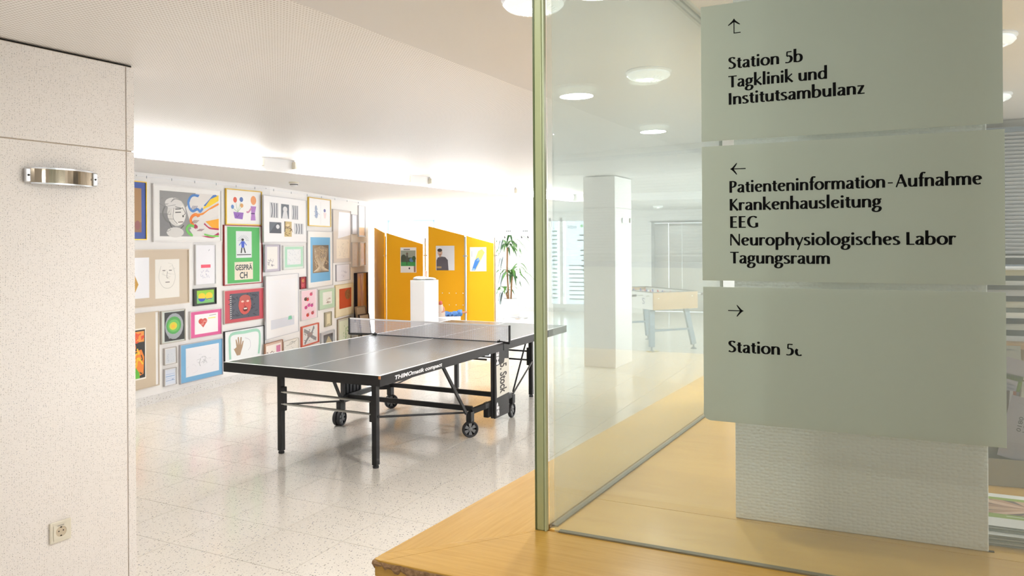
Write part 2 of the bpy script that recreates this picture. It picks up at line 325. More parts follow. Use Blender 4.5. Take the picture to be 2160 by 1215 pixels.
for k,(a,b,c) in enumerate(cells):
    if k<300:
        if first is None: first=tm.build('tile',FLOOR,fl); o=first
        else: o=first.copy(); COL.objects.link(o)
        o.parent=fl; o.location=(c.x,c.y,0); o.rotation_euler=(0,0,-TA)
    else: far.box((c.x,c.y,-.006),(T-.003,T-.003,.012),rz=-TA)
tag(far.build('tile_field',FLOOR,fl),kind='stuff')
def slab(poly,z0,z1): return MB().prism([(p[0],p[1]) for p in poly],z0,z1)
pe=12.9                                        # perforated ceiling ends here
n0,n1=A1-d1*9,A1+d1*10.6; m0,m1=B1-d2*9.5,B1+d2*8.3
struct('ceiling',slab([m0,n0,n1,m1],HP,HP+.06),PERF)
struct('ceiling_flat',slab([n0,(7.4,-7,0),(7.4,10.5,0),n1],HF,HF+.11),CEIL)
struct('ceiling_soffit',slab([(-8.3,-7,0),m0,m1,(-8.3,14,0)],HS,HS+.2),SOFFIT)
struct('ceiling_rear',slab([(-8.3,14,0),m1,n1,(7.4,10.5,0),(7.4,21.5,0),(-8.3,21.5,0)],HS,HS+.2),SOFFIT)
def wallseg(name,a,b,z0=0,z1=2.62,th=.12,mat=WHITE,parent=None,side=1):
    a=Vector((a[0],a[1],0)); b=Vector((b[0],b[1],0)); d=(b-a).normalized(); n=Vector((-d.y,d.x,0))*side
    mb=MB().prism([tuple(p.xy) for p in ((a,b,b+n*th,a+n*th) if side>0 else (a+n*th,b+n*th,b,a))],z0,z1)
    return mb.build(name,mat,parent) if parent else struct(name,mb,mat)
# picture wall, gently cranked
PW=[(-7.0,-3.2),(-3.81,7.48),(-3.09,9.45),(-2.53,13.05)]
pw=wallseg('wall_left',PW[0],PW[1]); wallseg('wall_left_middle',PW[1],PW[2]); wallseg('wall_left_end',PW[2],PW[3])
for i in range(3):
    a,b=Vector((*PW[i],0)),Vector((*PW[i+1],0)); n=Vector(((b-a).y,-(b-a).x,0)).normalized()
    o=wallseg('baseboard_left',a+n*.018,b+n*.018,0,.085,.018,SKIRT)
# outer walls with real openings
def openwall(name,a,b,ops,z1=2.6,mat=WHITE,th=.15):
    """wall from a to b (inside on the right hand) with openings (s0,s1,z0,z1)"""
    a=Vector((a[0],a[1],0)); b=Vector((b[0],b[1],0)); d=(b-a).normalized(); n=Vector((-d.y,d.x,0)); L_=(b-a).length
    mb=MB(); ops=sorted(ops); s=0
    def blk(s0,s1,q0,q1):
        if s1-s0<.001 or q1-q0<.001: return
        p=[a+d*s0,a+d*s1,a+d*s1+n*th,a+d*s0+n*th]; mb.prism([tuple(x.xy) for x in p],q0,q1)
    for s0,s1,z0,zt in ops:
        blk(s,s0,0,z1); blk(s0,s1,0,z0); blk(s0,s1,zt,z1); s=s1
    blk(s,L_,0,z1); return struct(name,mb,mat),a,d,n
def window(name,a,d,n,s0,s1,z0,z1,mull=1,pane=CLEAR,fr=WLACQ,fw=.05,kind='structure'):
    w=thing(name,None,None,a+d*s0+n*.06,math.atan2(d.y,d.x),kind='structure'); W_=s1-s0
    m=MB()
    for x in (fw/2,W_-fw/2): m.box((x,0,(z0+z1)/2),(fw,.07,z1-z0))
    m.box((W_/2,0,z0+fw/2),(W_,.07,fw)); m.box((W_/2,0,z1-fw/2),(W_,.07,fw))
    for k in range(1,mull): m.box((W_*k/mull,0,(z0+z1)/2),(fw,.06,z1-z0))
    m.build('window_frame',fr,w)
    for k in range(mull):
        MB().box((W_*(k+.5)/mull,0,(z0+z1)/2),(W_/mull-fw,.008,z1-z0-2*fw)).build('pane',pane,w)
    return w
# back wall: s measured from its left end
BL=bw(-7.6); BR=bw(7.0)
def sB(u):                                      # column of the photo -> distance along the back wall
    r=ray(u,500); n=Vector((-BWd.y,BWd.x,0)); t=(BL-Vector((0,0,0))).dot(n)/Vector((r.x,r.y,0)).dot(n); return (Vector((r.x,r.y,0))*t-BL).dot(BWd)
ops=[(sB(640),sB(806),.55,2.25),(sB(817),sB(917),.0,2.25),(sB(925),sB(1048),.55,2.2),(sB(1158),sB(1252),.0,2.24),(sB(1370),sB(1520),0,2.1)]
wb,wa,wd,wn=openwall('wall_back',BL,BR,ops)
window('window_1',wa,wd,wn,ops[0][0],ops[0][1],.55,2.25,3)
window('window_2',wa,wd,wn,ops[1][0],ops[1][1],.02,2.25,2,fr=M('blue_grey_frame',C(150,175,205),.4))
window('window_3',wa,wd,wn,ops[2][0],ops[2][1],.55,2.2,2)
struct('baseboard_back',MB().box(tuple(BL+wd*(8.3)-wn*.01+Vector((0,0,.045))),(2.0,.02,.09),rz=math.atan2(wd.y,wd.x)),SKIRT)
_,sa,sd_,sn=openwall('wall_side',(-7.6,-5),(-7.6,20.4),[(16.5,19.0,.4,2.3),(19.4,22.2,.4,2.3)])
window('window_4',sa,sd_,sn,16.5,19.0,.4,2.3,2); window('window_5',sa,sd_,sn,19.4,22.2,.4,2.3,2)
wallseg('wall_rear',(7.0,-4.2),(-7.6,-4.2),mat=CEIL)
_,ra,rd,rn=openwall('wall_right',(7.0,16.2),(7.0,-4.3),[(13.6,15.6,.7,2.3),(15.9,17.9,.7,2.3)],mat=CEIL)
window('fill_window_6',ra,rd,rn,13.6,15.6,.7,2.3,2); window('fill_window_7',ra,rd,rn,15.9,17.9,.7,2.3,2)  # unseen windows added to admit the front fill
# office block on the right (its corner stays hidden behind the signs)
OW=Plane((1.94,5.83),(.905,-.424)); s0,_z=OW.at(2060,300)
ow,oa,od,on=openwall('wall_office',(1.94,5.83),(1.94+.905*5.4,5.83-.424*5.4),[(s0-.5,s0+1.7,1.42,HF-.05)],mat=OFFICE)
_,ha,hd,hn=openwall('wall_office_side',(1.94+.503*11,5.83+.864*11),(1.94,5.83),[(2.4,5.2,.85,2.3),(5.5,8.3,.85,2.3)])
window('fill_window_9',ha,hd,hn,2.4,5.2,.85,2.3,2); window('fill_window_10',ha,hd,hn,5.5,8.3,.85,2.3,2)  # hidden windows added to light the hall and picture wall
wallseg('wall_office_sky_block',(2.9,7.4),(7.0,5.45),mat=OFFICE)  # unseen wall added to shut out bright sky behind the blind
window('window_8',oa,od,on,s0-.5,s0+1.7,1.42,HF-.05,1,fr=GREYMET)
# glazed entrance door with foil lines
def door_glazed():
    s0,s1=ops[3][0],ops[3][1]; W_=s1-s0
    t=thing('door_1',None,None,wa+wd*s0+wn*.05,math.atan2(wd.y,wd.x),kind='structure')
    xs=[0,sB(1180)-s0,sB(1190)-s0,W_]; f=MB()
    for x in (0.02,xs[1]+.04,W_-.02): f.box((x,0,1.12),(.07 if x<1 else .06,.09,2.24))
    f.box((W_/2,0,2.2),(W_,.09,.08)); f.box((W_/2,0,.09),(W_,.08,.18)); f.build('door_frame',WLACQ,t)
    MB().box((xs[1]/2,0,1.17),(xs[1]-.08,.012,2.0)).build('pane',DOORGLASS,t)
    p=MB().box(((xs[2]+W_)/2,0,1.17),(W_-xs[2]-.05,.012,2.0)).build('pane',DOORGLASS,t)
    lm=MB()
    for k in range(17):
        z=.32+k*.1; lm.box((xs[1]/2,-.009,z),(xs[1]-.14,.002,.035))
    lm.build('foil_stripe',M('pale_stripe',C(170,190,190),.6),t)
    lm=MB(); z=1.98
    for k,(dz,x0) in enumerate(((.0,.3),(.12,.26),(.36,.32),(.48,.32),(.6,.34),(.74,.34),(.84,.36))):
        lm.box((xs[2]+x0+.35,-.009,1.82-dz),(.7-x0*.4,.002,.028))
    for k in range(9): lm.box((xs[2]+.42,-.009,.30+k*.1),(.62,.002,.02))
    lm.build('foil_lettering',M('grey_stripe',C(92,104,112),.6),t)
    tm_=MB(); put_text(tm_,'kbo',lambda x,y:(xs[2]+.08+x*.22,-.010,1.98+y*.09),bold=.005); tm_.build('lettering',M('kbo_grey',C(150,160,180),.6),t)
    MB().lathe([(.02,0),(.035,.004),(.035,.01),(0,.014)],(xs[2]+.42,-.01,2.04),12,Matrix.Rotation(PI/2,3,'X')).build('badge',M('badge_green',C(150,225,160),.5),t)
    MB().bar((xs[1]+.11,-.07,.35),(xs[1]+.11,-.07,2.0),.014).build('door_handle',STEEL,t)
door_glazed()
# lift entrance
def lift():
    s0,s1=ops[4][0],ops[4][1]; W_=s1-s0
    t=thing('door_2',None,None,wa+wd*s0,math.atan2(wd.y,wd.x),kind='structure')
    MB().box((.02,.35,1.05),(.04,.7,2.1)).box((W_-.02,.35,1.05),(.04,.7,2.1)).box((W_/2,.35,2.12),(W_,.7,.04)).build('door_frame',WLACQ,t)
    x=[.04,sB(1414)-s0-.1,sB(1443)-s0-.1,W_-.04]; sh=[.0,.03,.0]
    for k in range(3): MB().box(((x[k]+x[k+1])/2,.62+sh[k],1.05),(x[k+1]-x[k]-.006,.03,2.08)).build('door_leaf',STEEL,t,bevel=.003)
lift()
# near-left terrazzo pillar (facing runs along D1)
PL=Plane(G(267,139,HP-.01).xy,D1.xy)
sJ,_=PL.at(268,600); sE,_=PL.at(286,600); _,zJ=PL.at(200,311)
pil=thing('wall_pillar',None,None,PL.o,PL.rz,kind='structure')
MB().box(((sE-2.6)/2,.175,(HP-.01)/2),(sE+2.6-.02,.335,HP-.012)).build('pillar_core',JOINT,pil)
g=.0025
for x0,x1 in ((-2.6,-1.15),(-1.15,sJ),(sJ,sE)):
    for z0,z1 in ((0,zJ),(zJ,HP-.012)):
        MB().box(((x0+x1)/2,.006,(z0+z1)/2),(x1-x0-2*g,.012,z1-z0-2*g)).build('stone_panel',PILLAR,pil,bevel=.002)
MB().box((sE-.012,.19,(HP-.012)/2),(.024,.33,HP-.02)).build('stone_panel',PILLAR,pil)
MB().box(((sE-2.6)/2,.19,HP-.006),(sE+2.6,.33,.011)).build('shadow_joint',DARK,pil)
# second pillar
c1=G(1299,777.5); q=thing('wall_pillar',None,None,c1,-math.radians(27.5),kind='structure')
pwid,pdep=.44,.66; zz=1.64+(512-438)/F*c1.y; top=HP-.01
MB().box((-pwid/2,pdep/2,top/2),(pwid-.03,pdep-.03,top)).build('pillar_core',GROUT,q)
for z0,z1 in ((0,zz),(zz,top)):
    MB().box((-pwid/2,.012,(z0+z1)/2),(pwid,.024,z1-z0-.004)).build('stone_panel',PILLAR,q,bevel=.002)
    MB().box((-.012,pdep/2+.012,(z0+z1)/2),(.024,pdep-.028,z1-z0-.004)).build('stone_panel',PILLAR,q,bevel=.002)
    MB().box((-pwid+.012,pdep/2+.012,(z0+z1)/2),(.024,pdep-.028,z1-z0-.004)).build('stone_panel',PILLAR,q,bevel=.002)
    MB().box((-pwid/2,pdep-.0,(z0+z1)/2),(pwid,.024,z1-z0-.004)).build('stone_panel',PILLAR,q,bevel=.002)
RP=Plane(c1.xy,(math.sin(math.radians(27.5)),math.cos(math.radians(27.5))))
l0,z0=RP.at(1311,456); l1,z1=RP.at(1336,471)
PILLAMP=(RP.w(l0,1.64+(512-464)/F*c1.y),RP.rz)
# ceiling rail over the side pane
rl=thing('trim_1',None,None,(0,0,0),0,kind='structure')
r0=G(1432,0,HF-.006)
for k in (-1,0,1):
    o=Vector((.864,-.503,0))*k*.02; MB().bar(r0-D1*1.0+o,r0+D1*5+o,.011,.012).build('rail_strip',TRIMG,rl)
# ---------------------------------------------------------------- lamps
def make_downlight(power):
    t=thing('ceiling_light','x','ceiling light',(0,0,0)); 
    MB().lathe([(.062,0),(.108,0),(.110,-.006),(.100,-.012),(.070,-.012),(.062,0)],n=32).build('ring',WLACQ,t,smooth=True)
    g_=MB().lathe([(.098,-.012),(.104,-.022),(.092,-.034),(.06,-.040)],n=32)
    for k in range(24):
        a=2*PI*k/24; g_.bar((.100*math.cos(a),.100*math.sin(a),-.020),(.066*math.cos(a),.066*math.sin(a),-.040),.0035,n=5)
    g_.build('glass_collar',LGLASS,t,smooth=True)
    MB().lathe([(0,-.030),(.058,-.030),(.058,-.036),(0,-.043)],n=24).build('lamp',LAMP,t,smooth=True)
    return t
def lit(t,power,col=(1,.975,.94)):
    l=bpy.data.lights.new('lamp_light','AREA'); l.shape='DISK'; l.size=.16; l.energy=power; l.color=col
    o=bpy.data.objects.new('lamp_light',l); COL.objects.link(o); o.location=(0,0,-.05); o.parent=t
DL=[((1125,-3),'large round downlight at the top of the picture cut by the glass edge'),((1368,150),'round downlight with ribbed glass collar seen whole through the glass'),
    ((2080,78),'upper downlight peeking out right of the sign'),((2088,200),'lower downlight peeking out right of the sign')]
d0=make_downlight(0); d0['group']='round ceiling downlights'
for k,((u,v),lab) in enumerate(DL):
    p=G(u,v,HF); t=d0 if k==0 else dup(d0,p,0,lab); t.location=p; t['label']=lab; lit(t,POW['down']*(1.2,5,.2,.2)[k])
for p,lab in ((G(1388,434,HS),'small distant downlight in the low ceiling above the lift'),):
    lit(dup(d0,p,0,lab),POW['down'])
for x,y,lab in ((.0,-.6,'added unseen downlight directly above the camera'),(2.2,-1.2,'added unseen downlight in the right rear corner of the flat ceiling'),(-.3,1.1,'added unseen downlight over the counter tip above the picture')):
    t=dup(d0,(x,y,HF),0,lab); lit(t,POW['down']*.5)  # extra unseen downlights added as fill around the camera
TR=Plane(B1.xy,d2.xy)
struct('trim_2',MB().box(tuple(B1+d2*1+Vector((0,0,.21))+TR.n*.03),(18,.02,.30),rz=TR.rz),WHITE)
def tube_lamp(u0,u1,lab):
    s0,_=TR.at(u0,350); s1,_=TR.at(u1,350); L_=s1-s0
    t=thing('fluorescent_light',lab,'ceiling light',TR.w(s0,HP-.062),TR.rz,'fluorescent tubes along the ceiling trough')
    MB().box((L_/2,.0,.045),(L_,.045,.03)).build('batten',WLACQ,t,bevel=.004)
    for x in (.0,L_): MB().box((x,-.025,.006),(.035,.05,.075)).build('tube_holder',CREAM,t,bevel=.006)
    MB().bar((.02,-.032,-.008),(L_-.02,-.032,-.008),.016,n=12).build('tube',TUBE,t,smooth=True)
for a in ((120,548,'nearest glowing tube running from behind the left pillar'),(618,858,'second glowing tube left of the big gap'),(905,1062,'third glowing tube above the yellow boards'),(1086,1205,'fourth glowing tube crossing behind the glass edge')): tube_lamp(*a)
# smoke detector
p=G(620,384,HS); t=thing('smoke_detector','small white smoke detector under the soffit above the black and white prints','smoke detector',p)
MB().lathe([(0,0),(.06,0),(.06,-.015),(.05,-.02)],n=20).build('base',CREAM,t,smooth=True); MB().lathe([(.045,-.02),(.045,-.04),(.03,-.055),(0,-.058)],n=20).build('head',WLACQ,t,smooth=True); MB().lathe([(.047,-.028),(.047,-.036)],n=20).build('slot_ring',DARK,t)
# ---------------------------------------------------------------- wall sconce and socket on the pillar
a0,zt=PL.at(48,353); a1,zb=PL.at(200,396); _,zb0=PL.at(60,386); W_=a1-a0; zc=(zt+zb0)/2; hh=(zt-zb0)
sc=thing('wall_lamp','curved polished chrome wall lamp on the speckled pillar','lamp',PL.w(a0,zc,-.002),PL.rz)
dp=.075; n=22
def arc(x): return -(dp)*(1-((2*x-1)**2))**.5-.006 if 0<x<1 else -.006
prof=[(W_*.07+W_*.86*i/n,-.018-.04*math.sin(PI*i/n)**.9) for i in range(n+1)]
mb=MB(); mi2=[MB(),MB()]
for (x0,y0),(x1,y1) in zip(prof,prof[1:]):
    mb.add([(x0,y0,-hh/2),(x1,y1,-hh/2),(x1,y1,hh/2),(x0,y0,hh/2)],[(0,1,2,3)])
    for mi,z in zip(mi2,(-hh/2,hh/2)): mi.add([(x0,y0-.002,z-.003),(x1,y1-.002,z-.003),(x1,y1-.002,z+.003),(x0,y0-.002,z+.003),(x0,y0+.004,z+.003),(x1,y1+.004,z+.003),(x1,y1+.004,z-.003),(x0,y0+.004,z-.003)],[(0,1,2,3),(3,2,5,4),(7,6,1,0)])
mb.build('chrome_band',CHROME,sc,smooth=True); [mi.build('rim',ALU,sc,smooth=True) for mi in mi2]
for x in (W_*.035,W_*.965): MB().box((x,-.012,0),(W_*.075,.022,hh*.96)).build('end_cap',ALU,sc,bevel=.006); MB().lathe([(0,0),(.005,0),(.004,.003),(0,.004)],(x,-.023,0),10,Matrix.Rotation(PI/2,3,'X')).build('screw',DARK,sc)
MB().box((W_/2,-.004,0),(W_*.9,.008,hh*.8)).build('back_plate',WLACQ,sc)
MB().bar((W_*.3,-.024,0),(W_*.7,-.024,0),.010,n=10).build('bulb',WLACQ,sc,smooth=True)
dup(sc,PILLAMP[0]+RP.n*-.026*0,PILLAMP[1],'small distant chrome lamp on the second pillar seen through the glass')
a0,z0=PL.at(103,1141); a1,z1=PL.at(148,1094); _,z0r=PL.at(148,1130); sz=a1-a0
so=thing('power_socket','cream square power socket low on the speckled pillar','socket',PL.w((a0+a1)/2,(z1+z0r)/2,-.001),PL.rz)
MB().box((0,-.005,0),(sz,.010,sz)).build('cover_frame',CREAM,so,bevel=.004)
ins=MB(); R1=sz*.25; nn=24; sq=[(sz*.35*max(-1,min(1,1.42*math.cos(2*PI*i/nn))),sz*.35*max(-1,min(1,1.42*math.sin(2*PI*i/nn)))) for i in range(nn)]; ci=ell(0,0,R1,R1,nn)
for i in range(nn):
    j=(i+1)%nn; ins.add([(sq[i][0],-.0125,sq[i][1]),(sq[j][0],-.0125,sq[j][1]),(ci[j][0],-.0125,ci[j][1]),(ci[i][0],-.0125,ci[i][1]),(ci[i][0],-.0106,ci[i][1]),(ci[j][0],-.0106,ci[j][1])],[(0,1,2,3),(3,2,5,4)])
ins.build('insert',CREAM,so)
MB().flat(ell(0,0,R1,R1,24),-.0108).build('recess',M('recess_cream',C(206,192,168),.5),so)
mh=MB()
for x,z in ((-.3,.1),(.3,.1)): mh.flat(ell(x*R1*1.4,z*R1,R1*.13,R1*.13,10),-.0112)
mh.box((0,-.0115,-R1*.8),(R1*.3,.002,R1*.18)).box((0,-.0115,R1*.8),(R1*.3,.002,R1*.18)); mh.build('contact_hole',DARK,so)
lt=MB(); put_text(lt,'STECKDOSE',lambda x,y:(-sz*.2+x*sz*.4,-.0131,sz*.285+y*sz*.04)) if False else lt.box((-sz*.02,-.0131,sz*.3),(sz*.3,.0004,sz*.03)); lt.build('marking',M('grey_print',C(150,145,140),.6),so)
# ---------------------------------------------------------------- counter
ZC=1.0
K0=G(786,1179,ZC); KG=G(1143,1117,ZC); K1=G(1484,792,ZC)
dl=(K1-K0).normalized(); dr=Vector((.905,-.424,0))
KF=KG+Vector((.503,.864,0))*2.9; KR=KG+dr*2.1; KE=K0+dl*4.0; KQ=K0+dr*2.6
ct=thing('reception_counter','maple veneered reception counter with a mitred pointed corner','counter',(0,0,0))
def plank(name,pts,z0,z1,ang,mat,bev=.0):
    R=Matrix.Rotation(-ang,4,'Z'); o=MB().prism([tuple((R@Vector((p[0],p[1],0))).xy) for p in pts],z0,z1).build(name,mat,ct,bevel=bev); o.rotation_euler=(0,0,ang); return o
al=math.atan2(dl.y,dl.x); ar=math.atan2(dr.y,dr.x)
ka=K0+dl*.028; kb=K0+dr*.02
plank('counter_board',[KG,KF,KE,ka],ZC-.035,ZC,al,MAPLE,.0015)
plank('counter_board',[kb,KQ,KR,KG],ZC-.035,ZC,ar,MAPLE,.0015)
plank('corner_wedge',[K0+dl*.03,K0+dl*.006+dr*.002,K0+dr*.004+dl*.002,kb,KG],ZC-.034,ZC-.0003,ar,MAPLE)
e=.004; gi=KG+dl*.012+dr*.012
i0=G(1240,1048,ZC); i1=G(1545,1084,ZC); i2=G(1440,1050,ZC); i3=G(1545,935,ZC)
jt=(i3-i2).normalized(); jb=i2-jt*.35
far_in=gi+Vector((.503,.864,0))*2.8; rt_in=gi+dr*1.95
m0=gi+Vector((.503,.864,0))*.23
plank('counter_inner_board',[gi,rt_in,rt_in+Vector((.424,.905,0))*.22,m0],ZC-.03,ZC-.0008,ar,MAPLE_IN,.0004)
plank('counter_inner_board',[m0+dl*.002,rt_in+Vector((.424,.905,0))*.222,rt_in+Vector((.424,.905,0))*2.4,far_in],ZC-.03,ZC-.0008,ar,MAPLE_IN,.0004)
bo=Vector((.424,.905,0))
plank('counter_body',[K0+(dl+dr)*.34,KQ+bo*.28,KQ+bo*1.9,K0+dl*2.2+dr*.34],0.0,ZC-.036,0,WLACQ)
ed=MB(); prev=None; rnd=random.Random(3)        # the worn, chipped front edge near the corner
for k in range(26):
    s=k*.0075+.0; p=K0+dr*s; w=.004+.006*rnd.random()+(.006 if k<20 else 0); dz=.010+.012*min(1,k/12)+.006*rnd.random(); nrm=-bo
    p=Vector((p.x,p.y,0)); q=[p+nrm*.001+Vector((0,0,ZC-.0015-.003*rnd.random())),p+nrm*(.006*rnd.random())+Vector((0,0,ZC-dz*.55)),p+bo*.006+Vector((0,0,ZC-dz-.008)),p+bo*w+Vector((0,0,ZC-.001))]
    if prev: ed.add(prev+q,[(0,1,5,4),(1,2,6,5),(3,0,4,7)])
    prev=q
ed.build('worn_edge',WORN,ct)
# ---------------------------------------------------------------- glass partition
HG=HF-ZC-.002
gp=thing('glass_partition','green edged glass screen standing upright on the counter','glass screen',tuple(KG),ar)
# local x along the front pane, y away from the camera (towards the hall)
xa=Vector((.503,.864,0)); lx=Vector((xa.dot(dr),xa.dot(bo),0))     # side pane direction in local axes
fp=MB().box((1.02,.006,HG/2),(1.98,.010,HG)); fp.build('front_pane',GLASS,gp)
sl=1.49; ang=math.atan2(lx.y,lx.x)
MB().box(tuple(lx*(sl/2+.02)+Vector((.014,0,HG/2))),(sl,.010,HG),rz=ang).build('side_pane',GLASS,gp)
MB().box(tuple(lx*(sl+.02)+Vector((.014,0,HG/2))),(.004,.012,HG),rz=ang).build('pane_end',EDGE_D,gp)
x_=-.0125
MB().box((x_+.0015,0,HG/2),(.004,.014,HG)).build('seal_strip',EDGE_D,gp)
MB().box((x_+.0125,-.001,HG/2),(.018,.014,HG)).build('edge_strip',EDGE,gp,bevel=.003)
MB().box((x_+.0245,-.001,HG/2),(.005,.013,HG)).build('edge_strip',EDGE_L,gp,bevel=.001)
MB().box(tuple(lx*(sl/2+.03)+Vector((.016,0,.0015))),(sl,.015,.003),rz=ang).build('floor_channel',CHANNEL,gp)
MB().box((1.02,.006,.0015),(1.96,.014,.003)).build('floor_channel',CHANNEL,gp)
# ---------------------------------------------------------------- signs on the front pane
SP=Plane((KG-bo*.001).xy,dr.xy)
def sign(label,corners,cut=False):
    (u0,v0a),(u1,v1a)=corners[0]; vb0,vb1=corners[1]
    s0,zt0=SP.at(u0,v0a); s1,zt1=SP.at(u1,v1a); _,zb0=SP.at(u0,vb0); _,zb1=SP.at(u1,vb1); zt=(zt0+zt1)/2; zb=(zb0+zb1)/2
    t=thing('wayfinding_sign',label,'sign',SP.w(s0,zb,-.0032),SP.rz,'frosted signs on the glass'); W_=s1-s0; H_=zt-zb
    pts=[(0,0),(W_,0),(W_,H_),(0,H_)] if not cut else [(.012,0),(W_,0),(W_,H_),(0,H_),(0,.012),(.003,.004)]
    MB().plate(pts,-.0012,.0012).build('film_sheet',FROST,t); return t,s0,zb
def sline(t,s0,zb,txt,u0,v0,u1):
    x0,z=SP.at(u0,v0); x1,_=SP.at(u1,v0); P_,w=pen_text(txt)
    xs=[p[0] for q in P_ for p in q]; a,b=min(xs),max(xs); k=(x1-x0)/(b-a); mb=MB(); h=CAPH
    for q in P_: mb.flat([(x0-s0+(p[0]-a)*k,z-zb+p[1]*h) for p in q],-.0016)
    mb.build('lettering',BLACK,t)
_,za=SP.at(1541,481); _,zb_=SP.at(1541,456.5); CAPH=zb_-za
def arrow(t,s0,zb,u,v,rot,hook=False):
    x,z=SP.at(u,v); x-=s0; z-=zb; k=CAPH*1.3; ca,sa_=math.cos(rot),math.sin(rot); mb=MB()
    def add(pts):
        mb.flat([(x+(p[0]*ca-p[1]*sa_)*k,z+(p[0]*sa_+p[1]*ca)*k) for p in pts],-.0016)
    add([(-.5,-.03),(.42,-.03),(.42,.03),(-.5,.03)])
    for s in (1,-1):
        o=smoothline([(.5,0),(.36,.09*s),(.22,.24*s),(.08,.39*s)]); i=smoothline([(.04,.37*s),(.12,.22*s),(.2,.1*s),(.26,0)])
        pts=o+i; add(pts if s>0 else pts[::-1])
    if hook: add([(-.5,-.03),(-.44,-.03),(-.44,-.42),(-.5,-.42)])
    mb.build('arrow',BLACK,t)
t,s0,zb=sign('upper frosted sign reading Station 5b Tagklinik und Institutsambulanz',(((1479,20),(2113,-75)),(298,262)))
arrow(t,s0,zb,1549,56,PI/2,True)
for a in (('Station 5b',1537,147,1694),('Tagklinik und',1537,186,1745),('Institutsambulanz',1538,222,1824)): sline(t,s0,zb,*a)
t,s0,zb=sign('middle frosted sign with five lines from Patienteninformation to Tagungsraum',(((1481,311),(2118,272)),(591,601)))
arrow(t,s0,zb,1557,356.5,PI)
for a in (('Patienteninformation-Aufnahme',1539.5,407,2071),('Krankenhausleitung',1540,444.5,1860),('EEG',1541,481,1600),('Neurophysiologisches Labor',1541,518,2017),('Tagungsraum',1541,555.5,1751)): sline(t,s0,zb,*a)
t,s0,zb=sign('lower frosted sign reading Station 5c with a damaged last letter',(((1484,605),(2121,616)),(884,944)),True)
arrow(t,s0,zb,1553,655,0)
sline(t,s0,zb,'Station 5c',1537,742,1692)
# ---------------------------------------------------------------- papered column behind the signs
c0=G(1552,1092,ZC); c1=G(2086,1164.5,ZC); dc=(c1-c0).normalized()
col=thing('wall_column',None,None,(c0.x,c0.y,ZC),math.atan2(dc.y,dc.x),kind='structure'); cw=(c1-c0).length
MB().box((cw/2,.14,(HF-ZC)/2),(cw,.28,HF-ZC)).build('papered_shaft',PAPERED,col,bevel=.002)
MB().box((cw+.004,.004,.0008),(.012,.006,.0016)).build('wallpaper_scrap',DARK,col)
# ---------------------------------------------------------------- blinds in the office window
bx0=s_=OW.at(2060,300)[0]-.48; bl=thing('window_blind','grey horizontal slatted blind in the office window behind the counter','blind',OW.w(bx0,0,-.07),OW.rz); bwid=2.1
MB().box((bwid/2,0,HF-.075),(bwid,.05,.035)).build('head_rail',GREYMET,bl)
_,zbot=OW.at(2140,541); k=0; z=HF-.105; SL=M('blind_slat',C(176,178,180),.45)
slm=MB().box((0,0,0),(bwid-.01,.030,.0012),R=Matrix.Rotation(math.radians(-48),3,'X')); so_=None
while z>zbot+.02:
    if so_ is None: so_=slm.build('slat',SL,bl); o=so_
    else: o=so_.copy(); COL.objects.link(o)
    o.location=(bwid/2,0,z); z-=.026
MB().box((bwid/2,0,zbot),(bwid-.01,.028,.014)).build('bottom_rail',ALU,bl,bevel=.003)
for x in (.25,bwid-.25): MB().bar((x,-.016,HF-.1),(x,-.016,zbot),.0012).build('cord',SL,bl)
# ---------------------------------------------------------------- shelf with magazines, leaflets, brochures
Ysh=2.25; pA=PT(2100,719,Ysh); sr=thing('wooden_shelf','small raised maple shelf standing on the counter behind the column','shelf',(pA.x-.12,pA.y,ZC),math.radians(-18))
zs=pA.z-ZC
MB().box((.32,.12,zs-.009),(.72,.27,.018)).build('shelf_board',BEECH,sr,bevel=.002)
MB().box((.0,.12,(zs-.018)/2),(.018,.25,zs-.018)).build('side_panel',BEECH,sr); MB().box((.64,.12,(zs-.018)/2),(.018,.25,zs-.018)).build('side_panel',BEECH,sr)
MB().box((.32,.245,(zs-.018)/2),(.62,.008,zs-.018)).build('back_panel',M('pale_board',C(196,194,180),.6),sr)
rr=random.Random(5); zz=zs+ZC; cols=[(225,228,232),(90,94,92),(200,202,196),(60,64,62),(235,235,232),(120,124,118),(228,224,206),(70,74,72),(205,208,214),(96,98,96),(238,238,236),(82,86,80),(210,206,180),(236,238,242)]
names=['black','light grey','charcoal','silver white','dark green grey','cream','mid grey','pale blue grey']
MAGL=['bottom magazine of the pile with a white cover edge','thick dark magazine second from the pile bottom','pale magazine third from the pile bottom','dark glossy magazine fourth from the pile bottom','bright white magazine fifth from the pile bottom','grey magazine in the lower middle of the pile','cream edged magazine at the middle of the pile','dark magazine just above the cream edged one','bluish white magazine in the upper middle of the pile','grey magazine two below the yellow marked one','white magazine below the top trio of the pile','dark olive magazine third from the pile top','yellowish magazine second from the pile top','topmost white glossy magazine of the pile']
tgt=PT(2140,566,Ysh+.02).z
for k in range(14):
    th=(tgt-ZC-zs)/14*(.75+.5*rr.random()); th=max(.006,min(th,tgt-zz)) if k<13 else max(.005,tgt-zz)
    w=Matrix.Rotation(math.radians(-18+rr.uniform(-6,6)),3,'Z'); cx=pA+Vector((math.cos(math.radians(18))*.12,-.03,0))
    t=thing('magazine',MAGL[k],'magazine',(cx.x+rr.uniform(-.01,.01),cx.y+.1+rr.uniform(-.01,.01),zz),math.radians(-18+rr.uniform(-6,6)),'magazines piled on the shelf')
    c=M('magcover%d'%k,C(*cols[k]),.22,coat=.5)
    MB().box((0,0,.0006),(.30,.215,.0012)).box((0,0,th-.0012),(.30,.215,.0012)).box((0,-.108,th/2),(.30,.0016,th-.0004)).build('cover',c,t)
    MB().box((0,.001,th/2),(.294,.208,th-.0026)).build('pages',PAPER,t); zz+=th
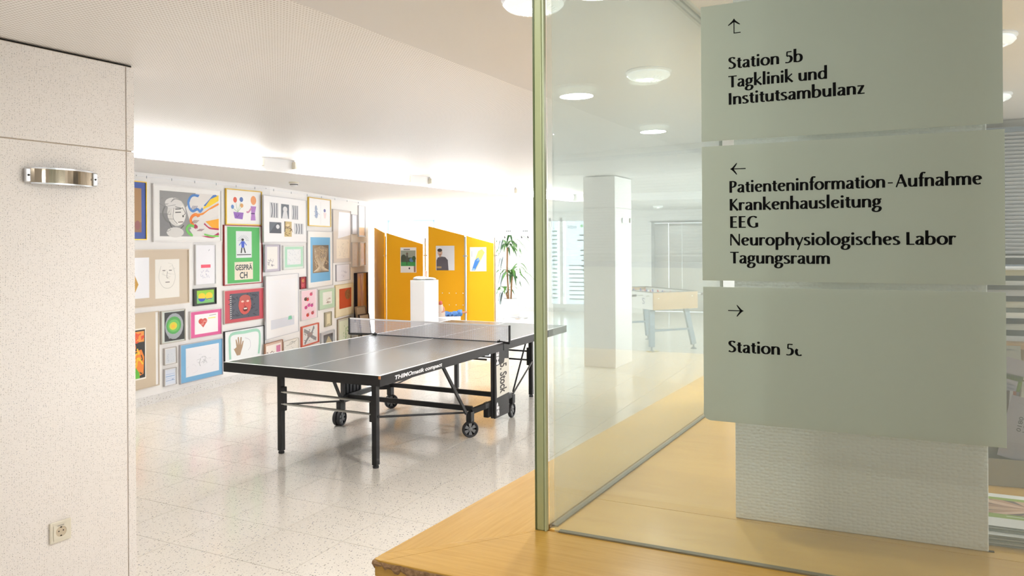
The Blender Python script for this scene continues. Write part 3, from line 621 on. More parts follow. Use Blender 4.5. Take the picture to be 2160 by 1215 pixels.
# leaflet stack (upside down cover with joined hands)
GREEN=C(132,160,48); FL=[C(196,158,128),C(176,134,106),C(208,172,146),C(160,120,96)]
def booklet(mb,W_,H_,z,full=True):
    # cover print drawn in plan: x right, y away; text upside down for the viewer
    def R_(x0,y0,x1,y1,c,dz=0): mb.add([(x0*W_,y0*H_,z+dz),(x1*W_,y0*H_,z+dz),(x1*W_,y1*H_,z+dz),(x0*W_,y1*H_,z+dz)],[(0,1,2,3)],c)
    R_(0,0,1,1,C(226,226,222)); R_(0,.24,1,.36,GREEN,.0002); R_(0,.80,1,.88,GREEN,.0002); R_(0,.36,1,.80,C(84,72,60),.0002)
    rr=random.Random(11)
    for k in range(15):
        a=2*PI*k/15+rr.uniform(-.1,.1); cx,cy=.52,.56; r0,r1=.06,.46
        n_=(math.cos(a),math.sin(a)); px,py=-n_[1],n_[0]; w0,w1=.025,.06
        def cl(x,y): return (min(max(x,0),1)*W_,min(max(y,.36),.80)*H_,z+.0003+.00001*k)
        mb.add([cl(cx+n_[0]*r0+px*w0,cy+n_[1]*r0*.7+py*w0),cl(cx+n_[0]*r0-px*w0,cy+n_[1]*r0*.7-py*w0),cl(cx+n_[0]*r1-px*w1,cy+n_[1]*r1*.7-py*w1),cl(cx+n_[0]*r1+px*w1,cy+n_[1]*r1*.7+py*w1)],[(0,1,2,3)],FL[k%4])
        for f_ in (-.6,-.2,.2,.6):
            b=a+PI+f_*.55; mb.add([cl(cx+n_[0]*.09+px*.012,cy+n_[1]*.06),cl(cx+n_[0]*.09-px*.006,cy+n_[1]*.06-.008),cl(cx+n_[0]*.02+math.cos(b)*.07,cy+math.sin(b)*.05)],[(0,1,2)],FL[(k+1)%4])
    put_text(mb,'kbo',lambda x,y:((.62-x*.24)*W_,(.155-y*.075)*H_,z+.0005),C(70,76,60),.01)
    mb.add([((.70+.025*math.cos(i*PI/4))*W_,(.12+.02*math.sin(i*PI/4))*H_,z+.0005) for i in range(8)],[tuple(range(8))],C(160,160,70))
    R_(.30,.30,.62,.315,C(220,228,200),.0004); R_(.40,.335,.72,.347,C(90,110,40),.0004)
bx=G(2078,1150,ZC); la=ar+math.radians(3)
def leaflets(label,loc,rz,n,th,W_=.30,H_=.235):
    t=thing('brochure_stack',label,'brochures',loc,rz); rr=random.Random(n)
    for k in range(n):
        o=MB().box((W_/2+rr.uniform(-.002,.002),H_/2+rr.uniform(-.003,.003),th*(k+.5)),(W_,H_,th*.82)).build('brochure',M('brochure_edge%d'%(k%3),C(*((150,152,140),(120,122,108),(176,176,166))[k%3]),.6),t)
    c=MB(); booklet(c,W_,H_,th*n+.0004); c.build('cover_print',INK,t); return t
xo=bx-dr*.03
leaflets('lower bundle of white and green kbo-free brochures'.replace(' kbo-free','')+' lying on the counter beside the column',(xo.x,xo.y,ZC),la,8,.0029)
p2=xo+Vector((.005,.025,0)); leaflets('upper bundle of brochures with a photo of joined hands on the cover',(p2.x,p2.y,ZC+8*.0029+.0012),la+math.radians(-2),4,.0026)
# wire stand with leaning leaflets; shade is mixed into the sheet colours
wx=PT(2148,1010,2.0); ws=thing('wire_stand','chrome wire leaflet stand right of the column','stand',(wx.x-.02,2.0,ZC),math.radians(-22))
for x in (0.0,.045,.2,.245): MB().tube([(x,.0,.002),(x+.012,.0,.10),(x+.03,.02,.26)],.0026).build('wire_leg',CHROME,ws,smooth=True)
for z in (.10,.2,.26): MB().bar((.0,.012,z),(.28,.012,z),.0022).build('cross_wire',CHROME,ws,smooth=True)
MB().bar((0,-.06,.003),(0,.08,.003),.0026).bar((.245,-.06,.003),(.245,.08,.003),.0026).build('foot_wire',CHROME,ws)
def card(label,uv,Y,tilt,draw,lean=.05,thk=.0012):
    p=PT(uv[0],uv[1],Y); w,h=uv[2]/F*Y,uv[3]/F*Y
    t=thing('leaflet',label,'leaflet',p,math.radians(-20),'leaflets in the wire stand'); t.rotation_euler=(math.radians(-8),math.radians(tilt),math.radians(-20))
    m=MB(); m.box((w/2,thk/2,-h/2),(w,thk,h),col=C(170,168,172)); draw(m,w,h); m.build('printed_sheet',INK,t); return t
def rc(m,w,h,x0,y0,x1,y1,c): m.add([(x0*w,-.0004,-y1*h),(x1*w,-.0004,-y1*h),(x1*w,-.0004,-y0*h),(x0*w,-.0004,-y0*h)],[(0,1,2,3)],c)
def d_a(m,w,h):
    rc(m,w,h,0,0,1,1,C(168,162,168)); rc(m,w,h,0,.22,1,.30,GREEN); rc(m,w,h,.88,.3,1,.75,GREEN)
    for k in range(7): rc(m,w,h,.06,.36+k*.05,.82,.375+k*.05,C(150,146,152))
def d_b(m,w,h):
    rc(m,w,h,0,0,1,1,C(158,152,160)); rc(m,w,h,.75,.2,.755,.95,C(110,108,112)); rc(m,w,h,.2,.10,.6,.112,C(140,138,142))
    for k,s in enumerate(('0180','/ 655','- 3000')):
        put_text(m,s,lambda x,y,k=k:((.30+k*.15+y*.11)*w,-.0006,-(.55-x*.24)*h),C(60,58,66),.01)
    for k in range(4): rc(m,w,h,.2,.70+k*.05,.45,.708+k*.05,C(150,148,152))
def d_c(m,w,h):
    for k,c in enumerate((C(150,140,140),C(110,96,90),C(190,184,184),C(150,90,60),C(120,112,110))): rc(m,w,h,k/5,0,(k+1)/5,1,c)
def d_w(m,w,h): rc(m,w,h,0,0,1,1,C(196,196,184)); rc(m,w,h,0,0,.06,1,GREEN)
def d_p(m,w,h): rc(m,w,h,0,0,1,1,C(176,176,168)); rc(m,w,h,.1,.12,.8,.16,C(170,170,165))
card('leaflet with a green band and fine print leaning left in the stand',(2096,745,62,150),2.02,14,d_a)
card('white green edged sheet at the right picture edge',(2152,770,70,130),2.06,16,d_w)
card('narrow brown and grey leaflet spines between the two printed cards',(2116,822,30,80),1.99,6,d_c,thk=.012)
card('shade-darkened leaflet with a sideways phone number',(2134,832,75,130),1.95,14,d_b)
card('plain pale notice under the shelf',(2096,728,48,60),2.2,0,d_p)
# ---------------------------------------------------------------- table tennis table
TM=Vector((-.798,6.731,0)); TA_=-math.radians(26.14)
tt=thing('table_tennis_table','dark grey folding table tennis table with a net standing on the tiles','table',TM,TA_)
X0,X1,Y0,Y1=-.718,.718,-1.66,1.66; YN=.165; ZT=.76
for y0,y1 in ((Y0,YN-.006),(YN+.006,Y1)):
    MB().box((0,(y0+y1)/2,ZT-.0125),(X1-X0-.01,y1-y0-.01,.025)).build('tabletop',TABLE,tt)
    MB().box((X1-.008,(y0+y1)/2,ZT-.036),(.016,y1-y0,.071)).box((X0+.008,(y0+y1)/2,ZT-.036),(.016,y1-y0,.071)).build('side_rail',BLKMET,tt)['kind']='stuff'
    ye=y0+.008 if y0<0 else y1-.008
    MB().box((0,ye,ZT-.036),(X1-X0-.032,.016,.071)).build('end_rail',BLKMET,tt)
    MB().box((X1-.011,(y0+y1)/2,ZT+.0002),(.022,y1-y0,.0012)).build('side_line',LINE,tt); MB().box((X0+.011,(y0+y1)/2,ZT+.0002),(.022,y1-y0,.0012)).build('side_line',LINE,tt)
    MB().box((0,y0+.011 if y0<0 else y1-.011,ZT+.0002),(X1-X0-.044,.022,.0012)).build('end_line',LINE,tt)
    MB().box((0,(y0+y1)/2,ZT+.0001),(.005,y1-y0-.044,.0012)).build('centre_line',LINE,tt)
MB().box((X1-.006,Y0+.003,ZT-.012),(.014,.008,.02)).build('worn_corner',M('bare_corner',C(200,140,90),.7),tt)
LG=[(-.52,-1.27),(.39,-1.27),(-.545,1.49),(.375,1.49)]
for x,y in LG:
    MB().box((x,y,(ZT-.07)/2+.012),(.042,.042,ZT-.07-.02)).build('leg',BLKMET,tt,bevel=.003)
    MB().lathe([(.022,0),(.024,.006),(.022,.016)],(x,y,0),12).build('foot',BLKPL,tt)
    sx=1 if x<0 else -1
    MB().box((x+sx*.03,y-.0,.43),(.03,.04,.19)).build('leg_bracket',BLKMET,tt,bevel=.006)
for y,mt in ((-1.27,SILVER),(1.49,BLKMET)):
    xs=(-.50,.36) if y<0 else (-.53,.345)
    for z in (.485,.392): MB().bar((xs[0],y-.012,z),(xs[1],y-.012,z),.0095).build('stretcher',mt,tt,smooth=True)
# centre trolley
SPX=.69
for x,sg,y_,z_ in ((SPX,1,0,.105),(-.75,-1,-.28,.17)):
    MB().prism([(x-.012,.03+y_),(x+.012,.03+y_),(x+.012,.31+y_),(x-.012,.31+y_)],z_,.735).build('side_plate',BLKMET,tt,bevel=.01)
    MB().box((x-.02*sg,.035+y_,.42),(.022,.02,.62)).build('plate_flange',BLKPL,tt,bevel=.004)
pm=MB()
for k in range(26):
    rr_=random.Random(k); yy=.05+.03*(k%8)+.004*rr_.random(); z=(.70,.67,.64,.61,.20,.165,.135)[k%7]; pm.lathe([(.004,0),(0,.0005)],(SPX+.0122,yy,z),6,Matrix.Rotation(PI/2,3,'Y'))
pm.build('punched_holes',DARK,tt)['kind']='stuff'
# sticker and lettering on the right plate
st=MB(); xs_=SPX+.0128
st.add([(xs_,.062,.285),(xs_,.300,.295),(xs_,.298,.60),(xs_,.215,.612),(xs_,.20,.575),(xs_,.055,.565)],[(0,1,2,3,4,5)]); sk=st.build('paper_sticker',M('sticker_paper',C(226,222,210),.6),tt)
lm=MB(); put_text(lm,'5. Stock',lambda a,b:(xs_+.0008,.12+b*.135,.575-a*.265),bold=.03); lo=lm.build('sticker_lettering',M('sticker_ink',C(70,66,62),.6),sk)
lm=MB(); put_text(lm,'SP',lambda a,b:(xs_-.0001,.105-b*.05,.125+a*.12),bold=.045); put_text(lm,'ME',lambda a,b:(xs_-.0001,.105-b*.05,.575+a*.12),bold=.045)
lm.build('plate_lettering',LINE,tt)
lm=MB(); put_text(lm,'THIMOmatik compact',lambda a,b:(X1+.0006,-1.50+a*.62+b*.012,ZT-.062+b*.038),bold=.03); lm.build('rail_lettering',LINE,tt)
def wheel(x,y,rz=0,pair=False):
    for dx in ((-.021,.021) if pair else (0,)):
        R=Matrix.Rotation(rz,3,'Z')@Matrix.Rotation(PI/2,3,'Y'); c=Vector((x,y,.07))+Matrix.Rotation(rz,3,'Z')@Vector((dx,0,0))
        w=MB().lathe([(.052,-.013),(.064,-.016),(.070,-.010),(.070,.010),(.064,.016),(.052,.013),(.052,-.013)],c,28,R).build('wheel',BLKPL,tt,smooth=True)
        h=MB().lathe([(.018,-.010),(.018,.012),(0,.016)],c,16,R)
        for k in range(6):
            a=k*PI/3; p=lambda r,t:c+R@Vector((r*math.cos(a+t),r*math.sin(a+t),.006)); q_=lambda r,t:c+R@Vector((r*math.cos(a+t),r*math.sin(a+t),-.006))
            v=[p(.012,-.5),p(.053,-.32),p(.053,.32),p(.012,.5)]; v2=[q_(.012,-.5),q_(.053,-.32),q_(.053,.32),q_(.012,.5)]
            h.add(v+v2,[(0,1,2,3),(7,6,5,4),(0,3,7,4),(1,0,4,5),(2,1,5,6),(3,2,6,7)])
        h.build('hub',M('wheel_hub_grey',C(120,122,124),.4),w)
wheel(.60,-.235,-.75); wheel(.60,.56,.1); wheel(-.68,-.37,.15,True); wheel(-.66,.40,-.6)
def sbar(name,a,b,w,h): MB().bar(a,b,w,h).build(name,BLKMET,tt,bevel=.003)
for x,ys in ((.60,(-.235,.56)),(-.67,(-.37,.40))):
    xi=SPX-.04 if x>0 else -.71
    for y in ys: MB().box((x,y,.175),(.05,.06,.085)).build('wheel_fork',BLKMET,tt,bevel=.006)
    sbar('trolley_arm',(x,ys[0]+.02,.215),(xi,ys[0]+.16,.235),.035,.045); sbar('trolley_arm',(xi,ys[0]+.15,.235),(xi,ys[1]-.15,.235),.035,.045); sbar('trolley_arm',(xi,ys[1]-.16,.235),(x,ys[1]-.02,.215),.035,.045)
sbar('cross_beam',(-.70,.40,.235),(.66,.33,.25),.03,.042)
sbar('cross_beam',(-.69,-.22,.235),(.60,-.2,.235),.03,.042)
MB().box((.64,-.0,.19),(.05,.06,.13)).build('hinge_block',BLKMET,tt,bevel=.006)
def rod(a,b,r=.0085,mt=BLKMET): MB().bar(a,b,r).build('brace_rod',mt,tt,smooth=True)
rod((.41,-1.27,.375),(.58,-.27,.215)); rod((-.50,-1.27,.385),(-.66,-.39,.225)); rod((.395,1.49,.385),(.60,.58,.21)); rod((-.53,1.49,.385),(-.66,.42,.22))
MB().bar((.60,-.70,.70),(.60,-.30,.215),.016,.026).build('brace_rod',BLKMET,tt); MB().bar((-.66,-.62,.70),(-.66,-.36,.215),.016,.026).build('brace_rod',BLKMET,tt)
rod((-.65,.41,.24),(-.60,.60,.69)); rod((-.65,.41,.24),(-.42,.97,.69)); rod((.61,.57,.24),(.60,.90,.69))
rod((.64,.03,.665),(.56,-.25,.69)); rod((.62,.03,.62),(.20,-.35,.69))
# slatted inner face of the left plate
for k in range(6): MB().box((-.745,-.25+.05*k,.47),(.03,.012,.50)).build('ball_rack_slat',BLKPL,tt)
# net
ne=thing('table_tennis_net','pale net with white top tape clamped across the grey table','net',TM+Matrix.Rotation(TA_,3,'Z')@Vector((0,YN,ZT+.001)),TA_)
xa,xb=-.985,.775; hN=.150
nm=MB(); k=0
x=xa+.01
while x<xb-.005: nm.box((x,0,.072),(.0028,.001,.138)); x+=.0095
for j in range(14): nm.box(((xa+xb)/2,0,.008+j*.0098),(xb-xa,.001,.0026))
tag(nm.build('netting',M('net_cord',C(222,222,232),.8),ne),kind='stuff')
MB().box(((xa+xb)/2,0,.146),(xb-xa,.004,.013)).build('top_tape',LINE,ne); MB().box(((xa+xb)/2,0,.003),(xb-xa-.2,.002,.004)).build('bottom_cord',M('dark_cord',C(80,82,92),.7),ne)
for x,s in ((xa,-1),(xb,1)):
    MB().box((x+s*.004,0,.070),(.014,.022,.165)).build('net_post',BLKPL,ne,bevel=.003); xe=X0 if s<0 else X1
    MB().bar((x+s*.004,0,-.006),(xe-s*.06,0,.004) ,.016,.02).build('clamp_arm',BLKMET,ne,bevel=.003)
    MB().bar((xe-s*.04,0,.004),(xe-s*.04,0,.022),.006).build('clamp_knob',BLKPL,ne)
# ---------------------------------------------------------------- pictures on the left wall
WP=[Plane(PW[i],(PW[i+1][0]-PW[i][0],PW[i+1][1]-PW[i][1])) for i in range(3)]
def wp(u,v):
    for i,p in enumerate(WP):
        s,z=p.at(u,v); L_=math.hypot(PW[i+1][0]-PW[i][0],PW[i+1][1]-PW[i][1])
        if s<=L_+1e-6 and s>0: return i,s,z,L_
    return 2,*WP[2].at(u,v),L_
def picture(box,fw,fc,mc,label,draw,depth=.022,inner=None,fmat=None,goldish=False):
    u0,u1,vt,vb=box; um=(u0+u1)/2; i,_,_,L_=wp(um,500); P_=WP[i]
    s0,zt=P_.at(u0,vt); _,zb=P_.at(u0,vb); s1,_=P_.at(u1,vt); W_=s1-s0; H_=zt-zb
    t=thing('framed_picture',label,'picture',P_.w(s0,zb,-.003),P_.rz,'framed pictures on the white wall')
    fm=fmat or M('frame_%d_%d_%d'%fc,C(*fc),.4)
    f=MB(); d=depth
    for a,b,c_,e_ in ((0,0,W_,fw),(0,H_-fw,W_,H_),(0,fw,fw,H_-fw),(W_-fw,fw,W_,H_-fw)):
        f.plate([(a,b),(c_,b),(c_,e_),(a,e_)],-d,0)
    f.build('frame',fm,t)
    MB().plate([(fw*.9,fw*.9),(W_-fw*.9,fw*.9),(W_-fw*.9,H_-fw*.9),(fw*.9,H_-fw*.9)],-d*.55,-.002).build('mat_board',M('mat_%d_%d_%d'%mc,C(*mc),.55,coat=.35),t)
    m=MB(); y=[-d*.55-.0006]
    def S(x,z): return (x*W_,z*H_)
    asp=H_/W_
    def put(pts,c): y[0]-=.00004; pts=[S(*p) for p in pts]; m.flat(pts,y[0],C(*c))
    def r(x0,y0,x1,y1,c): put([(x0,y0),(x1,y0),(x1,y1),(x0,y1)],c)
    def e(cx,cy,rx,ry,c,a0=0,a1=2*PI): put(ell(cx,cy,rx,ry,18,a0,a1),c)
    def l(pts,w,c,sm=True):
        pts=smoothline(pts) if sm else pts; y[0]-=.00004
        for q in sweep([(a*W_,b*H_) for a,b in pts],w*W_,w*W_): m.flat(q,y[0],C(*c))
    def tx(s,x0,y0,x1,y1,c): y[0]-=.00006; yy=y[0]; put_text(m,s,lambda a,b:((x0+(x1-x0)*a)*W_,yy,(y0+(y1-y0)*b)*H_),C(*c),.02)
    draw(r,e,l,tx,put); m.build('artwork',INK,t); return t
rd=random.Random(21)
def scrib(l,x0,y0,x1,y1,n,c,w=.006):
    for _ in range(n):
        a,b=rd.uniform(x0,x1),rd.uniform(y0,y1); l([(a,b),(a+rd.uniform(-.06,.06),b+rd.uniform(-.05,.05)),(a+rd.uniform(-.1,.1),b+rd.uniform(-.08,.08))],w,c)
def a1(r,e,l,tx,p): r(.04,.05,.96,.95,(66,92,168)); r(.12,.13,.78,.88,(170,132,92)); r(.12,.13,.78,.3,(150,112,88)); e(.6,.25,.12,.08,(150,96,96))
picture((258,305.5,379,506),.010,(214,178,120),(66,92,168),'gold framed picture with a blue mat cut off by the left pillar',a1,fmat=GOLD)
def a2(r,e,l,tx,p):
    r(.09,.10,.95,.89,(224,222,220)); p([(.09,.10),(.55,.10),(.5,.4),(.45,.62),(.6,.89),(.09,.89)],(150,150,150)); r(.09,.1,.3,.5,(132,132,134))
    e(.32,.52,.13,.24,(214,212,208)); e(.35,.50,.10,.20,(232,230,226)); e(.28,.68,.12,.10,(222,220,218)); l([(.16,.62),(.13,.5),(.17,.38),(.23,.34)],.018,(120,120,120))
    l([(.22,.35),(.26,.25),(.36,.23),(.42,.3)],.012,(90,90,90)); e(.30,.17,.12,.09,(215,213,210)); scrib(l,.12,.2,.26,.8,12,(128,128,130),.004); l([(.30,.62),(.40,.60)],.008,(120,120,120)); l([(.24,.70),(.30,.76),(.38,.74)],.010,(150,150,150)); l([(.40,.62),(.44,.52),(.42,.48)],.008,(110,110,110)); l([(.28,.60),(.27,.42),(.33,.32)],.008,(140,140,140))
    for yy in (.52,.58): l([(.30,yy),(.38,yy+.01)],.012,(100,100,100))
    e(.41,.46,.012,.02,(60,60,60)); l([(.34,.35),(.41,.36)],.01,(110,100,100))
    p([(.72,.66),(.80,.80),(.92,.88),(.95,.88),(.95,.78),(.80,.66),(.70,.60)],(238,204,40)); p([(.70,.68),(.80,.86),(.90,.89),(.93,.87),(.82,.80),(.74,.66)],(70,120,190))
    l([(.66,.84),(.55,.84),(.49,.74),(.50,.62),(.55,.56),(.62,.60),(.66,.56),(.70,.62)],.030,(76,130,200)); e(.58,.72,.07,.11,(226,222,218)); p([(.56,.66),(.66,.60),(.78,.76),(.86,.88),(.66,.88)],(226,222,218))
    p([(.74,.38),(.95,.44),(.95,.24),(.84,.27)],(240,168,30)); l([(.66,.44),(.60,.50),(.54,.46),(.52,.38),(.56,.30)],.035,(230,122,40)); l([(.58,.50),(.70,.52),(.84,.64),(.95,.72)],.022,(236,140,40))
    p([(.56,.42),(.60,.30),(.70,.36),(.95,.52),(.95,.68),(.80,.60),(.68,.48)],(228,224,220)); 
    l([(.62,.26),(.58,.30),(.60,.18),(.72,.12),(.86,.10),(.95,.16)],.03,(176,44,90)); l([(.72,.34),(.80,.26),(.95,.24)],.02,(176,40,80)); p([(.62,.28),(.72,.32),(.80,.24),(.95,.22),(.95,.18),(.76,.15),(.64,.18)],(228,224,220))
    l([(.55,.12),(.49,.16),(.46,.24),(.50,.30),(.57,.28)],.03,(110,196,90)); p([(.5,.22),(.56,.26),(.66,.18),(.8,.11),(.56,.11)],(228,226,222)); l([(.72,.14),(.84,.11),(.95,.11)],.02,(120,200,90))
    for k in range(4): l([(.53+.02*k,.34),(.58+.02*k,.40)],.006,(120,80,60)); l([(.53+.02*k,.60),(.56+.02*k,.66)],.006,(70,90,140)); l([(.61+.02*k,.2),(.66+.02*k,.24)],.006,(120,70,90))
picture((319.5,465,386.5,510.5),.018,(226,224,222),(238,237,235),'large picture of a grey pencil face reached by colourful hands',a2)
def a3(r,e,l,tx,p):
    e(.25,.70,.05,.08,(214,96,76)); e(.42,.72,.05,.07,(90,120,180)); e(.18,.50,.04,.06,(100,140,200)); e(.43,.55,.045,.06,(214,160,100))
    for a,b in ((.27,.62),(.4,.64),(.2,.46),(.42,.5)): l([(a,b),(.32,.36)],.008,(130,180,120))
    p([(.2,.36),(.48,.35),(.45,.16),(.24,.18)],(150,110,190)); l([(.27,.3),(.3,.22),(.36,.3)],.012,(110,60,150))
    e(.76,.72,.08,.13,(232,160,110)); p([(.68,.55),(.84,.55),(.80,.35),(.82,.14),(.68,.14),(.70,.35)],(180,130,200)); l([(.70,.5),(.62,.38),(.56,.38)],.035,(214,150,180)); l([(.69,.34),(.80,.34)],.02,(90,60,120))
picture((473.5,549.5,397,473.5),.011,(224,190,84),(240,239,238),'gold framed drawing of balloons and a woman in purple',a3,fmat=GOLD)
def a4(r,e,l,tx,p):
    r(.09,.03,.93,.97,(86,178,100)); r(.31,.45,.72,.90,(224,228,232)); r(.27,.08,.75,.38,(232,222,204))
    for k in range(11):
        a=k*PI/10; l([(.5+.06*math.cos(a),.74+.05*math.sin(a)),(.5+.15*math.cos(a),.74+.10*math.sin(a))],.006,(150,160,170))
    e(.48,.755,.035,.022,(30,30,40)); p([(.44,.73),(.53,.73),(.52,.62),(.45,.62)],(60,90,200)); l([(.44,.71),(.39,.66)],.02,(90,120,200)); l([(.53,.71),(.58,.66)],.02,(90,120,200)); l([(.46,.62),(.44,.53)],.03,(30,34,40)); l([(.51,.62),(.55,.53)],.03,(30,34,40)); r(.33,.495,.70,.51,(70,74,76))
    tx('GESPRÄ',.29,.24,.73,.355,(40,60,70)); tx('CH',.40,.10,.60,.21,(40,60,70))
picture((469,550,474,603),.010,(150,40,36),(228,230,226),'red framed green picture with a blue figure and the word GESPRÄCH',a4)
def a5(r,e,l,tx,p):
    r(.1,.16,.44,.86,(236,237,242)); p([(.1,.2),(.24,.22),(.3,.4),(.24,.6),(.1,.66)],(196,150,60)); p([(.1,.22),(.18,.24),(.22,.36),(.16,.5),(.1,.5)],(60,84,50))
    r(.52,.13,.86,.82,(236,233,226)); l([(.6,.70),(.57,.5),(.62,.34),(.70,.30),(.77,.36),(.80,.52),(.76,.72)],.006,(200,198,192)); scrib(l,.62,.5,.76,.76,7,(214,212,206),.004)
    for a in (.64,.73): l([(a-.02,.62),(a+.02,.62)],.01,(130,128,126))
    l([(.66,.41),(.72,.41)],.01,(130,126,124)); l([(.69,.6),(.68,.5),(.70,.48)],.007,(150,148,146))
picture((238,395.5,527,655),.010,(212,198,180),(202,186,164),'wide beige mat with a pale pencil face drawing beside the pillar',a5)
def a6(r,e,l,tx,p): r(.28,.42,.75,.50,(228,84,110)); l([(.66,.84),(.70,.88)],.02,(120,130,130)); scrib(l,.3,.2,.7,.34,12,(180,180,205),.012)
picture((409,452,516,602),.008,(214,214,214),(236,236,242),'narrow white picture with a red bar',a6)
def a7(r,e,l,tx,p): r(.14,.12,.90,.88,(120,190,110)); r(.14,.6,.9,.88,(150,205,60)); e(.36,.52,.16,.2,(244,204,50)); e(.68,.52,.16,.22,(246,206,50)); e(.36,.42,.16,.2,(50,80,190),PI,2*PI); l([(.55,.34),(.8,.36)],.03,(60,110,150))
picture((406,453.5,609.6,646),.010,(40,44,42),(50,60,52),'small black framed picture of two yellow cups on green',a7)
def a8(r,e,l,tx,p):
    r(.14,.12,.88,.88,(84,88,100)); scrib(l,.18,.16,.84,.84,40,(60,64,76),.012); e(.51,.52,.16,.30,(196,84,78)); e(.51,.70,.14,.12,(180,90,84))
    for a in (.45,.58): e(a,.62,.035,.03,(226,190,180))
    e(.52,.38,.06,.07,(90,30,34)); r(.48,.38,.56,.42,(230,224,218)); l([(.5,.58),(.49,.48),(.54,.47)],.012,(150,50,50))
    for k in range(12): l([(.14,.14+.06*k),(.18,.16+.06*k)],.01,(220,216,214))
picture((469.5,554,613,685),.008,(206,196,190),(190,72,84),'red picture with a screaming red face on dark grey',a8)
def a9(r,e,l,tx,p): r(.14,.06,.96,.94,(52,54,56)); e(.54,.5,.38,.40,(158,164,170)); e(.52,.53,.31,.27,(80,160,84)); e(.52,.52,.24,.19,(110,190,96)); e(.5,.51,.16,.12,(214,204,60)); e(.5,.5,.08,.06,(232,180,50)); l([(.3,.2),(.34,.14),(.4,.18),(.5,.12),(.6,.17)],.02,(150,156,160))
picture((337,388,656.7,726.7),.009,(190,184,174),(206,214,208),'black picture with a grey green and yellow ring shape',a9)
def a10(r,e,l,tx,p): r(.15,.14,.88,.86,(240,238,240)); e(.34,.60,.075,.10,(204,84,76)); e(.46,.60,.075,.10,(204,84,76)); p([(.27,.57),(.53,.57),(.41,.36)],(204,84,76)); scrib(l,.32,.46,.48,.62,8,(232,190,180)); r(.56,.66,.80,.70,(238,228,130)); l([(.6,.78),(.82,.79)],.012,(150,150,150))
picture((397.7,465,657.5,716),.008,(214,206,206),(216,90,150),'pink picture with a red heart',a10)
def a11(r,e,l,tx,p):
    l([(.14,.1),(.13,.5),(.16,.86),(.5,.88),(.84,.86),(.88,.5),(.85,.1)],.05,(160,210,190)); p([(.30,.18),(.38,.18),(.44,.42),(.47,.62),(.44,.60),(.41,.48),(.42,.74),(.39,.74),(.37,.5),(.35,.76),(.32,.75),(.33,.5),(.29,.70),(.27,.68),(.29,.45),(.24,.40),(.22,.42)],(168,142,116)); l([(.5,.7),(.62,.6),(.64,.4),(.58,.28)],.01,(206,204,214))
picture((470.5,555,699.5,768),.007,(22,22,24),(236,240,242),'black framed picture with a brown hand inside a green border behind the table end',a11)
def a12(r,e,l,tx,p): r(.14,.1,.88,.9,(206,212,220)); scrib(l,.25,.2,.75,.8,16,(170,182,194),.02)
picture((343.6,370,735,771),.006,(186,180,176),(224,226,228),'tiny grey sketch above the blue sea sketch',a12)
def a13(r,e,l,tx,p):
    r(.12,.1,.88,.9,(214,222,236))
    for k,c in enumerate(((150,176,214),(190,204,228),(120,160,205),(176,190,220))): r(.14,.28+.12*k,.86,.32+.12*k,c)
    r(.62,.33,.76,.36,(70,100,150))
picture((343.6,369.7,779,816),.006,(190,186,184),(222,226,234),'tiny blue sea sketch low on the wall',a13)
def a14(r,e,l,tx,p): r(.13,.14,.91,.88,(234,234,240)); l([(.47,.55),(.44,.45),(.46,.36)],.012,(170,172,178)); l([(.5,.6),(.58,.58),(.56,.44),(.52,.42)],.008,(190,192,200)); scrib(l,.44,.38,.6,.6,10,(186,188,196)); scrib(l,.2,.2,.85,.8,10,(218,218,226))
picture((377,467,728,811),.007,(186,184,190),(112,172,214),'large light blue mat with a faint pencil sketch',a14)
def a15(r,e,l,tx,p):
    r(.1,.13,.70,.80,(236,232,222)); r(.12,.15,.68,.78,(44,46,48)); r(.12,.62,.66,.76,(230,150,70)); scrib(l,.2,.64,.6,.76,14,(214,80,50),.03); e(.36,.56,.12,.07,(220,120,60)); e(.38,.56,.05,.03,(60,110,80)); p([(.3,.5),(.6,.52),(.66,.42),(.64,.2),(.5,.17),(.36,.3)],(232,132,50)); p([(.2,.34),(.4,.36),(.55,.22),(.56,.15),(.2,.15)],(96,180,60)); p([(.12,.3),(.26,.4),(.34,.16),(.12,.15)],(150,200,70)); scrib(l,.2,.2,.6,.5,16,(40,60,40),.02); scrib(l,.3,.3,.62,.5,10,(240,196,60),.03)
picture((236,332,667,836),.010,(196,182,164),(202,186,162),'beige mat with a colourful parrot at the pillar edge',a15)
def a16(r,e,l,tx,p):
    G_=(96,104,116)
    for k,(x0,y0,x1,y1) in enumerate(((.14,.53,.33,.86),(.39,.53,.57,.85),(.63,.52,.80,.85),(.13,.20,.39,.44),(.46,.13,.63,.47),(.69,.19,.92,.44))):
        r(x0,y0,x1,y1,(196,174,120) if k==4 else ((204,206,210) if k in (0,2,5) else G_)); w_,h_=x1-x0,y1-y0
        if k==1: e(x0+w_/2,y0+h_*.65,w_*.28,h_*.2,(214,216,220)); p([(x0+.02,y0),(x1-.02,y0),(x1-.05,y0+h_*.5),(x0+.05,y0+h_*.5)],(214,216,220))
        elif k==4: r(x0,y0+h_*.3,x0+.02,y1,(60,56,50)); e(x0+w_/2,y0+h_*.7,w_*.25,h_*.15,(222,204,160)); scrib(l,x0+.02,y0+.02,x1-.02,y1-.05,8,(120,96,60),.008)
        elif k==3: p([(x0,y0),(x0+w_*.5,y0+h_*.8),(x0+w_*.8,y0+h_),(x1,y0+h_*.5),(x1,y0)],(70,78,90)); e(x0+w_*.7,y0+h_*.6,w_*.15,h_*.2,(220,222,226))
        else:
            for j in range(3): l([(x0+w_*(.2+.3*j),y1-.01),(x0+w_*(.3+.25*j),y0+h_*.5),(x0+w_*(.2+.3*j),y0+.01)],.018,(80,88,104))
picture((552,643.7,410.6,511.5),.008,(205,205,208),(238,238,240),'white framed picture of six small black and white prints',a16)
